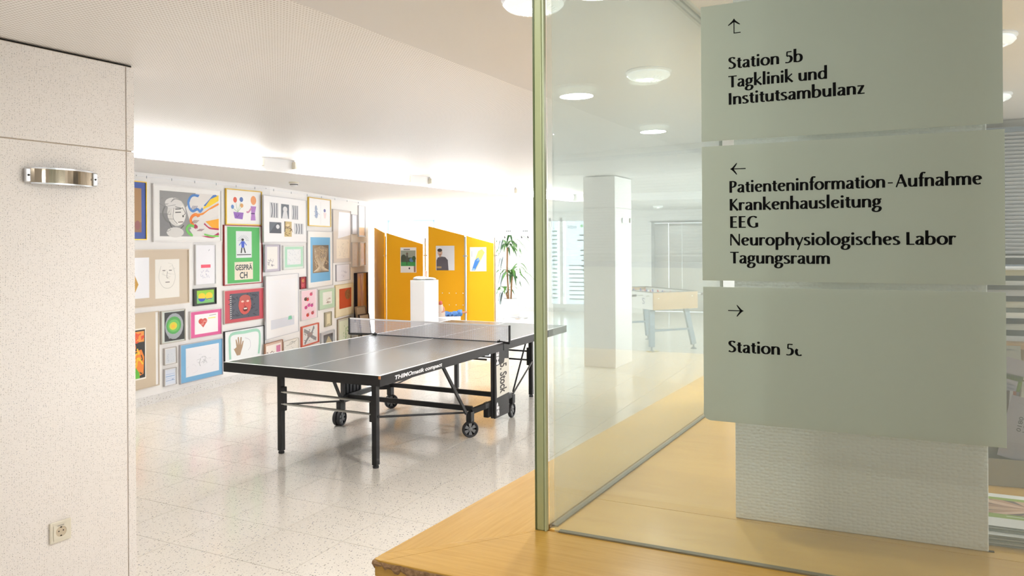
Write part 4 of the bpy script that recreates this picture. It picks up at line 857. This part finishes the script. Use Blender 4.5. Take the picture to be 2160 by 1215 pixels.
def a17(r,e,l,tx,p): l([(.54,.06),(.54,.88)],.006,(190,192,200)); e(.33,.62,.05,.12,(150,164,190)); e(.35,.42,.06,.14,(130,150,184)); scrib(l,.25,.3,.42,.7,8,(170,186,210),.01); e(.72,.58,.05,.06,(110,110,170)); p([(.66,.5),(.8,.5),(.76,.3),(.7,.3)],(232,214,216))
picture((648,695,415,476.5),.012,(214,178,84),(240,240,242),'gold framed pair of small drawings right of the black and white prints',a17,fmat=GOLD)
def a18(r,e,l,tx,p): r(.16,.1,.84,.92,(236,235,232)); scrib(l,.26,.15,.56,.45,22,(150,150,164),.014)
picture((555,588,516,574.5),.010,(176,172,184),(198,194,208),'grey framed upright drawing with a dark scribble at the bottom',a18)
def a19(r,e,l,tx,p): r(.10,.1,.96,.94,(176,222,200)); r(.2,.2,.86,.84,(232,236,240)); scrib(l,.24,.24,.82,.8,24,(206,214,222),.008)
picture((594,638,518,570),.007,(214,214,212),(226,236,230),'small picture with a mint green border',a19)
def a20(r,e,l,tx,p):
    r(.12,.10,.90,.89,(112,176,218)); r(.20,.26,.84,.75,(134,112,84)); r(.5,.26,.84,.75,(112,100,90))
    for k in range(11): l([(.28+.05*k,.74-.01*abs(k-5)),(.3+.045*k,.55),(.42+.02*k,.4),(.40+.025*k,.34),(.24+.06*k,.28)],.014,(216,202,180))
    scrib(l,.3,.35,.75,.7,30,(190,170,140),.012)
picture((645.6,699,486.6,609.5),.009,(196,194,196),(236,235,232),'tall blue mat with a brown tree drawing',a20)
def a21(r,e,l,tx,p): p([(.28,.46),(.34,.96),(.98,.96),(.98,.53),(.6,.49)],(236,238,246)); r(.2,.08,.92,.44,(232,222,206)); scrib(l,.3,.14,.85,.4,14,(206,198,186),.01)
picture((699.5,737.5,441,555),.008,(196,190,188),(212,204,196),'grey beige picture with two pale sheets one above the other',a21)
def a22(r,e,l,tx,p): r(.15,.1,.85,.9,(236,238,248))
picture((740,751,452,494),.006,(190,192,198),(228,230,240),'narrow white empty looking picture high near the wall end',a22)
def a23(r,e,l,tx,p): r(.1,.05,.9,.30,(236,196,140))
picture((754,768,433,499.5),.008,(206,206,210),(240,240,246),'upright white picture with a pale orange foot at the wall end',a23)
def a24(r,e,l,tx,p): r(.1,.05,.92,.92,(220,212,206)); scrib(l,.3,.2,.7,.8,8,(196,188,184),.02)
picture((740,755,511,563.6),.006,(206,202,200),(226,222,218),'narrow pale beige picture under the empty white one',a24)
def a25(r,e,l,tx,p): r(.25,.05,.95,.95,(240,190,110)); r(.25,.05,.6,.3,(244,206,140))
picture((757,768.7,511,561),.006,(230,214,190),(240,226,204),'narrow pale orange picture above the orange tree canvas',a25)
def a26(r,e,l,tx,p): r(.12,.08,.9,.92,(224,224,232)); scrib(l,.35,.25,.75,.6,12,(190,190,204),.012)
picture((707,736,558.7,594),.007,(182,180,190),(232,232,238),'small grey framed drawing with thin double border',a26)
def a27(r,e,l,tx,p): r(.08,.02,.98,.98,(228,176,104)); e(.5,.78,.32,.18,(240,190,60)); l([(.4,.95),(.48,.6),(.42,.35),(.3,.1)],.10,(206,130,60)); l([(.6,.95),(.55,.6),(.7,.3),(.8,.08)],.08,(214,146,80)); p([(.3,.05),(.9,.05),(.7,.25),(.5,.28)],(176,120,80))
picture((746,769,576,680),.006,(30,26,40),(220,160,90),'orange tree canvas with thick black side at the wall end',a27,depth=.06)
def a28(r,e,l,tx,p): r(.12,.06,.86,.94,(170,60,76)); e(.5,.68,.2,.14,(206,150,100)); e(.45,.3,.2,.14,(214,100,120)); scrib(l,.2,.2,.8,.8,6,(90,40,50),.04)
picture((631,643,584.4,610.5),.006,(110,50,60),(150,56,70),'tiny dark red picture left of the blue tree picture',a28)
def a29(r,e,l,tx,p): r(.15,.14,.86,.29,(212,218,230)); l([(.72,.44),(.72,.24)],.03,(90,170,150)); p([(.66,.24),(.79,.24),(.725,.44)],(120,196,170)); r(.1,.3,.9,.92,(236,238,244))
picture((557,627,582.4,718),.008,(206,206,212),(238,239,242),'big nearly white picture with a tiny green tree over pale blue',a29)
def a30(r,e,l,tx,p):
    r(.04,.03,.9,.97,(244,214,226))
    for x,y,c in ((.40,.68,(214,50,70)),(.62,.84,(214,60,110)),(.30,.42,(210,60,150)),(.48,.48,(214,60,160)),(.66,.46,(204,50,150)),(.40,.16,(206,50,50)),(.70,.2,(196,60,80)),(.28,.7,(80,60,60))): e(x,y,.09,.06,c); l([(x,y),(x+.08,y+.07)],.02,(110,130,110))
picture((632.4,666.8,613.4,678),.006,(226,222,224),(238,232,234),'pink picture with red and magenta flowers',a30)
def a31(r,e,l,tx,p): r(.06,.06,.94,.94,(190,218,192)); r(.24,.22,.82,.84,(236,238,232)); scrib(l,.48,.28,.74,.5,14,(176,160,150),.014)
picture((670.4,704,611.6,655),.008,(186,196,180),(200,222,200),'pale green mat with a tiny sketch',a31)
def a32(r,e,l,tx,p): r(.22,.24,.90,.86,(190,80,52)); e(.70,.66,.16,.16,(140,90,60)); scrib(l,.56,.5,.86,.8,14,(150,110,70),.02)
picture((704.8,742.5,601.7,671),.009,(206,190,150),(236,226,196),'cream mat with a rust red painting',a32)
def a33(r,e,l,tx,p): r(.3,.14,.8,.86,(232,226,196)); l([(.36,.12),(.7,.16)],.04,(170,160,130))
picture((683,697,659.6,690),.008,(172,166,142),(196,190,164),'small olive framed picture under the pale green mat',a33)
def a34(r,e,l,tx,p):
    r(.09,.07,.93,.93,(232,234,236)); l([(.15,.78),(.4,.6),(.55,.42),(.85,.2)],.09,(150,150,156)); l([(.72,.88),(.6,.6),(.4,.4),(.18,.12)],.07,(134,136,142)); e(.48,.5,.16,.12,(156,140,140)); scrib(l,.2,.2,.8,.8,14,(120,122,128),.014)
picture((633.3,670,689.5,733),.012,(212,96,76),(226,130,110),'red framed drawing of grey crossing shapes just over the table',a34)
def a35(r,e,l,tx,p): r(.2,.12,.9,.82,(84,84,88)); p([(.3,.2),(.55,.7),(.62,.64),(.85,.2)],(180,166,130)); e(.8,.7,.08,.1,(60,60,64))
picture((674.4,703,703,738),.009,(196,198,204),(206,208,214),'grey mat with a dark mountain picture low near the net',a35)
def a36(r,e,l,tx,p): r(.14,.08,.95,.9,(224,232,208)); scrib(l,.4,.2,.8,.7,14,(140,180,110),.02); l([(.6,.2),(.62,.6)],.03,(120,170,100))
picture((710,738,674,730),.008,(150,132,110),(206,206,190),'brown framed pale green plant drawing behind the net post',a36)
def a37(r,e,l,tx,p): r(.08,.1,.92,.84,(240,232,226)); r(.64,.3,.88,.72,(206,120,160)); scrib(l,.15,.2,.55,.5,12,(90,50,60),.016)
picture((556,593.4,726,762),.006,(170,124,100),(214,186,170),'brown framed small picture with a pink square behind the table edge',a37)
def a38(r,e,l,tx,p): scrib(l,.1,.2,.85,.9,16,(150,154,150),.01); l([(.2,.7),(.6,.76),(.9,.9)],.01,(120,124,120))
picture((595,627,721,757),.005,(214,208,200),(236,234,228),'pale line drawing beside the pink square picture behind the table',a38)
# hanging rail with small hooks
for i,(ua,ub) in ((1,(287,559)),(2,(560.5,768))):
    P_=WP[i]; sa,za=P_.at(ua,374 if i==1 else 399); sb,zb=P_.at(ub,399 if i==1 else 430)
    z=HS-.035; MB_=MB().box(((sa+sb)/2,0,0),(sb-sa,.010,.012)); t=thing('picture_rail','white hanging rail over the '+('nearer' if i==1 else 'farther')+' half of the pictures','rail',P_.w(0,z,-.006),P_.rz)
    MB_.build('rail',WLACQ,t)
    n_=6 if i==1 else 7
    for k in range(n_): 
        x=sa+(sb-sa)*(k+.35)/n_; MB().bar((x,-.012,.004),(x,-.012,-.022),.003,n=6).build('hook',GREYMET,t)
# canvases leaning at the end of the picture wall
lp=G(788,716,0)
for k,(dx,lab,c) in enumerate(((0,'brown backed canvas leaning at the end of the picture wall',(150,134,116)),(.10,'thin dark framed canvas leaning furthest out at the wall end',(60,52,50)))):
    t=thing('leaning_canvas',lab,'canvas',(-2.50+dx*.6,12.1-dx,0),math.radians(100)); t.rotation_euler=(math.radians(-9),0,math.radians(62))
    f=MB(); W_,H_=.26,.62-.12*k
    for a,b,c_,e_ in ((0,0,W_,.02),(0,H_-.02,W_,H_),(0,.02,.02,H_-.02),(W_-.02,.02,W_,H_-.02)): f.plate([(a,b),(c_,b),(c_,e_),(a,e_)],-.012,.012)
    f.build('stretcher_frame',M('canvas_edge%d'%k,C(*c),.7),t); MB().plate([(.01,.01),(W_-.01,.01),(W_-.01,H_-.01),(.01,H_-.01)],-.004,.0).build('canvas',M('canvas_cloth',C(196,186,170),.9),t)
# ---------------------------------------------------------------- yellow display boards
def ymix(name):
    return YEL
DB=Plane((PT(814,600,11.9).x,11.9),(1,-.06)); 
def board(label,ua,ub,vta,vtb,Ya,Yb,poster=None,holes=False):
    a=PT(ua,vta,Ya); b=PT(ub,vtb,Yb); t=thing('display_board',label,'display board',(a.x,a.y,0),math.atan2(b.y-a.y,b.x-a.x),'yellow display boards')
    W_=math.hypot(b.x-a.x,b.y-a.y); MB().plate([(0,.10),(W_,.10),(W_,b.z),(0,a.z)],-.009,.009).build('board',YEL,t)
    if holes:
        for z in (.70,.88):
            for k in range(5): MB().box((W_*(.2+.19*k),-.0095,z),(.012,.002,.014)).build('peg_hole',PAPER,t)
    for x in (.03,W_-.03): MB().box((x,0,.05),(.03,.05,.10)).build('foot',ALU,t)
    return t,(ua,ub,vta,Ya,Yb),W_
tA=board('narrow washed out yellow board receding at the left end',790,811,480,491.5,13.0,12.05)
tB=board('yellow board with the green football poster',815.5,892,491.5,515,11.9,11.82)
tC=board('tallest yellow board with the portrait poster',903.5,979.5,477,496.5,11.45,11.3,holes=True)
tD=board('yellow board with the blue diagonal poster at the right end',983.5,1041.5,497.5,513.5,11.3,11.38)
def pole(label,u,v,Y,vb=None):
    p=PT(u,v,Y); t=thing('display_pole',label,'pole',(p.x,p.y+.035,0)); MB().bar((0,0,.012),(0,0,p.z),.018,n=10).build('post',ALU,t,smooth=True)
    MB().lathe([(.12,0),(.12,.008),(.02,.014)],n=20).build('base_plate',ALU,t); MB().lathe([(.019,0),(0,.01)],(0,0,p.z),10).build('cap',ALU,t)
    for z in (.35,1.45): MB().box((0,-.022,z),(.07,.008,.02)).build('clamp',ALU,t)
pole('post between the two leftmost yellow boards',812.8,499,12.05); pole('thin post in the gap behind the white pedestal',897,503,11.95)
pole('post between the portrait board and the rightmost board',981.3,500,11.2); pole('post at the free end of the rightmost yellow board',1044,502,11.42)
def poster(label,bd,u0,u1,v0,v1,draw):
    t0,(ua,ub,vta,Ya,Yb),W_=bd; P_=Plane(t0.location,(math.cos(t0.rotation_euler.z),math.sin(t0.rotation_euler.z)))
    s0,zt=P_.at(u0,v0); s1,_=P_.at(u1,v0); _,zb=P_.at(u0,v1); w,h=s1-s0,zt-zb
    t=thing('poster',label,'poster',P_.w(s0,zb,-.011),P_.rz); m=MB(); m.plate([(0,0),(w,0),(w,h),(0,h)],-.001,.0,C(236,238,240)); y=[-.0014]
    def put(pts,c): y[0]-=.00008; m.flat([(a*w,b*h) for a,b in pts],y[0],C(*c))
    draw(put); m.build('printed_sheet',INK,t)
def R4(x0,y0,x1,y1): return [(x0,y0),(x1,y0),(x1,y1),(x0,y1)]
def p1(p):
    p(R4(.03,.26,.95,.88),(150,160,150)); p(R4(.03,.26,.95,.42),(60,150,80)); p(R4(.03,.42,.95,.6),(70,90,70)); p(ell(.7,.5,.14,.08),(90,130,180)); p(ell(.2,.6,.16,.12),(70,80,66)); p(ell(.85,.56,.12,.1),(60,90,60))
    p(R4(.36,.42,.48,.68),(80,84,80)); p(ell(.42,.74,.07,.06),(110,100,90)); p(R4(.38,.30,.42,.45),(60,60,56)); p(R4(.84,.02,.95,.26),(150,120,110)); p(ell(.56,.17,.05,.04),(60,60,90)); p(R4(.2,.9,.6,.94),(120,120,130))
poster('poster of a figure on a green pitch on the left main board',tB,845,878.5,522,575,p1)
def p2_(p): p(R4(0,0,1,1),(228,230,238)); p([(.03,.0),(.68,.0),(.64,.42),(.5,.54),(.3,.56),(.1,.52),(.03,.4)],(92,88,98)); p(ell(.22,.72,.13,.14),(206,170,150)); p(ell(.21,.82,.13,.07),(70,60,56)); p(R4(.17,.54,.28,.62),(196,160,140)); p(R4(.05,.08,.3,.16),(176,150,110)); p(ell(.23,.64,.06,.02),(150,110,100))
poster('portrait poster of a person in a dark sweater',tC,920,959,518.5,570,p2_)
def p3(p): p([(.1,.06),(.32,.02),(.9,.78),(.74,.92),(.5,.84)],(240,214,120)); p([(.1,.04),(.3,.04),(.6,.44),(.46,.56),(.3,.46)],(70,130,206)); p([(.40,.42),(.62,.46),(.5,.6)],(130,170,214)); p(R4(.14,.05,.3,.12),(150,190,230)); p(R4(.1,.6,.13,.84),(170,172,180))
poster('white poster with a diagonal blue and yellow shape',tD,991,1025.5,521.5,572.5,p3)
# ---------------------------------------------------------------- pedestals and sculptures
def pedestal(label,u0,u1,uc,vt,Y,back=None):
    c=PT(uc,vt,Y); a=PT(u0,vt,Y); b=PT(u1,vt,Y); t=thing('pedestal',label,'pedestal',(c.x,c.y,0),math.radians(40)); h=c.z
    wl=(c.x-a.x)/math.cos(math.radians(50)); return t,h
c=PT(895,592,9.9); h=c.z; pd=thing('pedestal','tall white square pedestal in front of the yellow boards','pedestal',(c.x,c.y,0),math.radians(-48))
# near corner at the origin; one face runs up-left, the other up-right
wA,wB=.27,.24
MB().box((-wB*0-.0+wA/2-wA,wB/2,h/2),(wA,wB,h)).build('body',WLACQ,pd,bevel=.002) if False else None
pd.rotation_euler=(0,0,0)
ua_=Vector((-math.cos(math.radians(38)),math.sin(math.radians(38)),0)); ub_=Vector((math.cos(math.radians(52)),math.sin(math.radians(52)),0))
la_,lb_=.268,.272
MB().prism([(0,0),tuple((ub_*lb_).xy),tuple((ub_*lb_+ua_*la_).xy),tuple((ua_*la_).xy)],.012,h).build('body',WLACQ,pd,bevel=.002)
MB().prism([tuple((x*.98+ (ua_*la_+ub_*lb_)*.01).xy) for x in (Vector((0,0,0)),ub_*lb_,ub_*lb_+ua_*la_,ua_*la_)],0,.012).build('plinth',CREAM,pd)
mid=Vector(pd.location)+(ua_*la_+ub_*lb_)/2
def blob(mb,c,r,seed,n=10,m=7,amp=.25):
    rr=random.Random(seed); vs=[]; fs=[]
    for i in range(m+1):
        for j in range(n):
            th=PI*i/m; ph=2*PI*j/n; k=1+amp*(math.sin(3*ph+seed)*math.sin(2*th)+.4*rr.uniform(-1,1)*math.sin(th))
            vs.append((c[0]+r[0]*k*math.sin(th)*math.cos(ph),c[1]+r[1]*k*math.sin(th)*math.sin(ph),c[2]+r[2]*k*math.cos(th)))
    for i in range(m):
        for j in range(n): fs.append((i*n+j,(i+1)*n+j,(i+1)*n+(j+1)%n,i*n+(j+1)%n))
    mb.add(vs,fs); return mb
t=thing('sculpture','flat white plaster sculpture on top of the tall pedestal','sculpture',(mid.x,mid.y,h))
m=MB(); blob(m,(-.06,-.02,.025),(.09,.08,.026),2); m.build('plaster_mound',PAPER,t,smooth=True); m=MB(); blob(m,(.05,.0,.018),(.10,.08,.018),5); m.build('plaster_drape',PAPER,t,smooth=True)
MB().box((.02,.03,.07),(.045,.03,.11)).build('pink_block',M('pale_pink_clay',C(236,196,180),.7),t,bevel=.008)
Yb_=10.5; ca=PT(902,668,Yb_); cb=PT(941,671,Yb_-.35); cc=PT(972,664,Yb_+.0)
hb=1.64-(669.5-513.5)/F*(Yb_-.2)
bx_=thing('pedestal','low white box with small clay figures behind the far table end','pedestal',(cb.x,cb.y,0))
v1=Vector((ca.x-cb.x,ca.y-cb.y,0)); v2=Vector((cc.x-cb.x,cc.y-cb.y,0)); v1=v1*1.0; v2=v2*1.0
MB().prism([(0,0),tuple(v2.xy),tuple((v1+v2).xy),tuple(v1.xy)],0,hb).build('body',WLACQ,bx_,bevel=.003)
o=Vector((cb.x,cb.y,hb))+(v1+v2)*.45
t=thing('figurine','seated clay figurine with a pale robe and reddish head on the low box','figurine',(PT(930,668,Yb_).x,o.y,hb))
m=MB(); m.lathe([(.0,.0),(.075,.0),(.07,.05),(.045,.11),(.035,.15),(.02,.165),(0,.17)],n=16); m.build('robe',M('pale_clay',C(206,190,176),.8),t,smooth=True)
m=MB(); blob(m,(0,0,.19),(.026,.026,.032),1,12,8,.08); m.build('head',M('red_clay',C(190,96,84),.8),t,smooth=True)
for s in (-1,1): MB().tube([(s*.04,-.0,.13),(s*.055,-.03,.08),(s*.015,-.055,.06)],.012).build('arm',SKIN,t,smooth=True)
t=thing('figurine','reclining clay figurine under a crumpled blue cloth on the low box','figurine',(PT(952,664,Yb_).x+.02,o.y+.02,hb))
m=MB()
for k,(x,z,r_) in enumerate(((-.09,.035,.05),(-.03,.03,.045),(.04,.035,.05),(.10,.045,.04))): blob(m,(x,0,z),(r_,.05,z),k+3,10,7,.3)
m.build('blue_cloth',BLUE,t,smooth=True); MB().bar((.12,0,.05),(.20,.01,.055),.013).build('leg',SKIN,t,smooth=True)
t=thing('twig_bundle','dark brown twigs lying at the left edge of the low box','twigs',(PT(921,668,Yb_).x,o.y-.02,hb))
rr=random.Random(4)
for k in range(9):
    x=rr.uniform(-.09,.09); MB().tube([(x,0,.008),(x+rr.uniform(-.03,.03),.01,.03+.02*rr.random()),(x+rr.uniform(-.05,.05),.0,.01+.05*rr.random())],.007,6).build('twig',M('twig_brown',C(86,66,52),.9),t)
# ---------------------------------------------------------------- plant, brochure rack, hooks, stand
Yp=17.3; pp=G(1076.5,661,0); pp=Vector((PT(1076.5,661,Yp-.3).x,Yp-.3,0))
t=thing('potted_plant','tall green dragon tree in a white cylindrical pot near the back wall','plant',pp)
MB().lathe([(.0,.0),(.165,.0),(.168,.01),(.172,.37),(.158,.37),(.156,.33),(0,.33)],n=28).build('pot',WLACQ,t,smooth=True)
MB().lathe([(0,.332),(.155,.332)],n=20).build('soil',M('soil',C(90,76,62),.95),t)
rl_=random.Random(9)
def leaf(x,z,a,l,up,w=.022,mt=PALEGRN):
    pts=[]; n_=7
    for k in range(n_+1):
        s=k/n_; r_=l*s*(1-.12*s); zz=z+l*(up*s-1.15*s*s*(.6+.4*abs(up))); pts.append((x+r_*math.cos(a),r_*math.sin(a),zz,w*math.sin(PI*min(.97,s*.85+.12))))
    m=MB(); px,py=-math.sin(a),math.cos(a); v=[]
    for q in pts: v+=[(q[0]+px*q[3],q[1]+py*q[3],q[2]),(q[0],q[1],q[2]-.004),(q[0]-px*q[3],q[1]-py*q[3],q[2])]
    m.add(v,[f for k in range(n_) for f in ((3*k,3*k+1,3*k+4,3*k+3),(3*k+1,3*k+2,3*k+5,3*k+4))]); m.build('leaf',mt,t,smooth=True)
for x,zt_,n_ in ((.03,1.02,26),(-.07,1.66,30),(-.09,.62,10)):
    MB().tube([(x*.5,0,.33),(x,.01,.33+(zt_-.33)*.5),(x+.01,0,zt_-.12)],.020).build('trunk',BARK,t,smooth=True)
    for k in range(n_): leaf(x,zt_-.16+.16*rl_.random(),2*PI*rl_.random(),.38+.30*rl_.random(),.30+.9*rl_.random(),.030,PALEGRN if rl_.random()<.7 else DGRN)
rk=PT(1049,655,16.1); t=thing('brochure_rack','slim metal brochure rack with slanted trays left of the plant','rack',(rk.x,rk.y,0),math.radians(8))
MB().bar((-.06,0,.01),(-.06,0,1.78),.016).build('post',ALU,t,smooth=True); MB().lathe([(.17,0),(.17,.01),(.0,.014)],(0,0,0),20).build('base_plate',ALU,t)
for k,z in enumerate((1.60,1.22,.86,.48)):
    MB().box((.04,0,z),(.20,.26,.012),R=Matrix.Rotation(math.radians(-72),3,'Y')).build('tray',M('tray_grey',C(176,196,206),.4),t); MB().box((.085,0,z-.02),(.012,.27,.30),R=Matrix.Rotation(math.radians(12),3,'Y')).build('tray_edge',M('tray_dark',C(70,96,92),.5),t)
    MB().box((.02,0,z+.02),(.03,.21,.22),R=Matrix.Rotation(math.radians(12),3,'Y')).build('leaflets',PAPER,t)
for k,(u,lab) in enumerate(((1072.5,'left coat hook strip with a small grey sign above the plant'),(1108,'right coat hook strip with a small grey sign'))):
    s=sB(u); p=wa+wd*s; t=thing('coat_hooks',lab,'hooks',(p.x,p.y,0),math.atan2(wd.y,wd.x)); zs_=1.64+(513-487.5)/F*p.y; zh=1.64+(513-501)/F*p.y
    MB().box((0,-.006,zh),(.24,.012,.04)).build('strip',WLACQ,t)
    for x in (-.08,.08): MB().tube([(x,-.01,zh),(x,-.05,zh-.01),(x,-.065,zh+.03)],.010,6).build('hook',BLKPL,t)
    MB().box((0,-.003,zs_),(.15,.004,.05)).build('sign_plate',PAPER,t); m=MB()
    for j in range(3): m.box((-.045+.045*j,-.006,zs_),(.03,.002,.03))
    m.build('sign_marks',M('sign_grey',C(130,134,140),.6),t)
p=PT(1094,660,16.9); t=thing('sign_stand','white pole stand with a round foot right of the plant','stand',(PT(1094,660,16.2).x,16.2,0)); MB().bar((0,0,.01),(0,0,1.66),.022).build('pole',WLACQ,t,smooth=True); MB().lathe([(.2,0),(.2,.012),(.03,.02)],n=24).build('foot',ALU,t)
# ---------------------------------------------------------------- table football
fn=Vector((2.10,11.0,0)); aa=Vector((.913,.407,0)).normalized(); 
ft=thing('football_table','table football game with beech side panels on grey steel legs','game table',fn,math.atan2(aa.y,aa.x))
fw_,fl_=.81,1.38; zb_,zt_=.63,.885
MB().box((fw_/2,.010,(zb_+zt_)/2),(fw_,.020,zt_-zb_)).build('end_panel',BEECH,ft,bevel=.002); MB().box((fw_/2,fl_-.010,(zb_+zt_)/2),(fw_,.020,zt_-zb_)).build('end_panel',BEECH,ft)
for x in (.010,fw_-.010): MB().box((x,fl_/2,(zb_+zt_)/2),(.020,fl_-.042,zt_-zb_)).build('side_panel',WLACQ,ft)
MB().box((fw_/2,fl_/2,.75),(fw_-.04,fl_-.04,.012)).build('playfield',M('pitch',C(214,222,214),.4),ft)
for x,y,w,d in ((fw_/2,.016,fw_+.02,.036),(fw_/2,fl_-.016,fw_+.02,.036),(.012,fl_/2,.036,fl_-.07),(fw_-.012,fl_/2,.036,fl_-.07)): MB().box((x,y,zt_+.006),(w,d,.014)).build('top_rim',M('rim_grey',C(112,116,114),.5),ft,bevel=.003)
for x in (.09,fw_-.10): MB().lathe([(.010,0),(0,.004)],(x,-.0,.80 if x<.3 else .82),10,Matrix.Rotation(PI/2,3,'X')).build('bolt',LINE,ft)
m=MB(); put_text(m,'S',lambda x,y:(-.0008,.30-x*.07,.70+y*.10),bold=.02); m.build('side_lettering',M('faint_ink',C(150,160,176),.6),ft)
for r_ in range(8):
    y=.12+r_*(fl_-.24)/7; MB().bar((-.16 if r_%2 else -.05,y,.835),(fw_+(.05 if r_%2 else .16),y,.835),.007).build('rod',STEEL,ft,smooth=True)
    hx=-.21 if r_%2 else fw_+.16; MB().bar((hx,y,.835),(hx+.09,y,.835),.016).build('rod_grip',BLKPL,ft,smooth=True)
    red=r_%2==0
    for k in range(3+r_%3):
        x=.12+(fw_-.24)*(k+.5)/(3+r_%3); MB().lathe([(.0,-.065),(.014,-.06),(.012,-.02),(.018,.0),(.012,.018),(.013,.03),(0,.042)],(x,y,.835),8).build('player',M('player_red',C(190,70,70),.5) if red else M('player_blue',C(70,86,170),.5),ft,smooth=True)
LS=M('leg_steel',C(134,150,164),.45)
for y0 in (.14,fl_-.14):
    for x0,x1 in ((.06,.02),(fw_-.12,fw_-.02)):
        MB().bar((x0,y0,zb_),(x1,y0-.06 if y0<.5 else y0+.06,.07),.085,.045).build('leg',LS,ft,bevel=.003)
        yy=y0-.06 if y0<.5 else y0+.06; MB().lathe([(.045,0),(.045,.01),(.014,.03),(.014,.075)],(x1,yy,0),14).build('foot',GREYMET,ft,smooth=True)
    MB().bar((.05,y0-.03 if y0<.5 else y0+.03,.31),(fw_-.06,y0-.03 if y0<.5 else y0+.03,.31),.05,.03).build('crossbar',LS,ft,bevel=.003)
MB().box((.05,.10,.006),(.16,.10,.008)).build('floor_pad',M('pad',C(206,190,140),.8),ft)

# grey leaflet holder behind the brochures
p=PT(2078,1013,2.02); t=thing('leaflet_holder','smoky grey acrylic leaflet holder behind the brochure bundles','holder',(p.x-.12,1.985,ZC),math.radians(-20))
AC=M('smoky_acrylic',C(150,146,134),.3,spec=.6)
MB().box((.12,.02,.085),(.19,.004,.17)).build('back_plate',AC,t); MB().box((.12,-.02,.035),(.19,.004,.07)).build('front_plate',AC,t)
for x in (.027,.213): MB().box((x,.0,.04),(.004,.036,.08)).build('side_plate',AC,t)
MB().box((.12,0,.002),(.18,.036,.004)).build('base',AC,t)
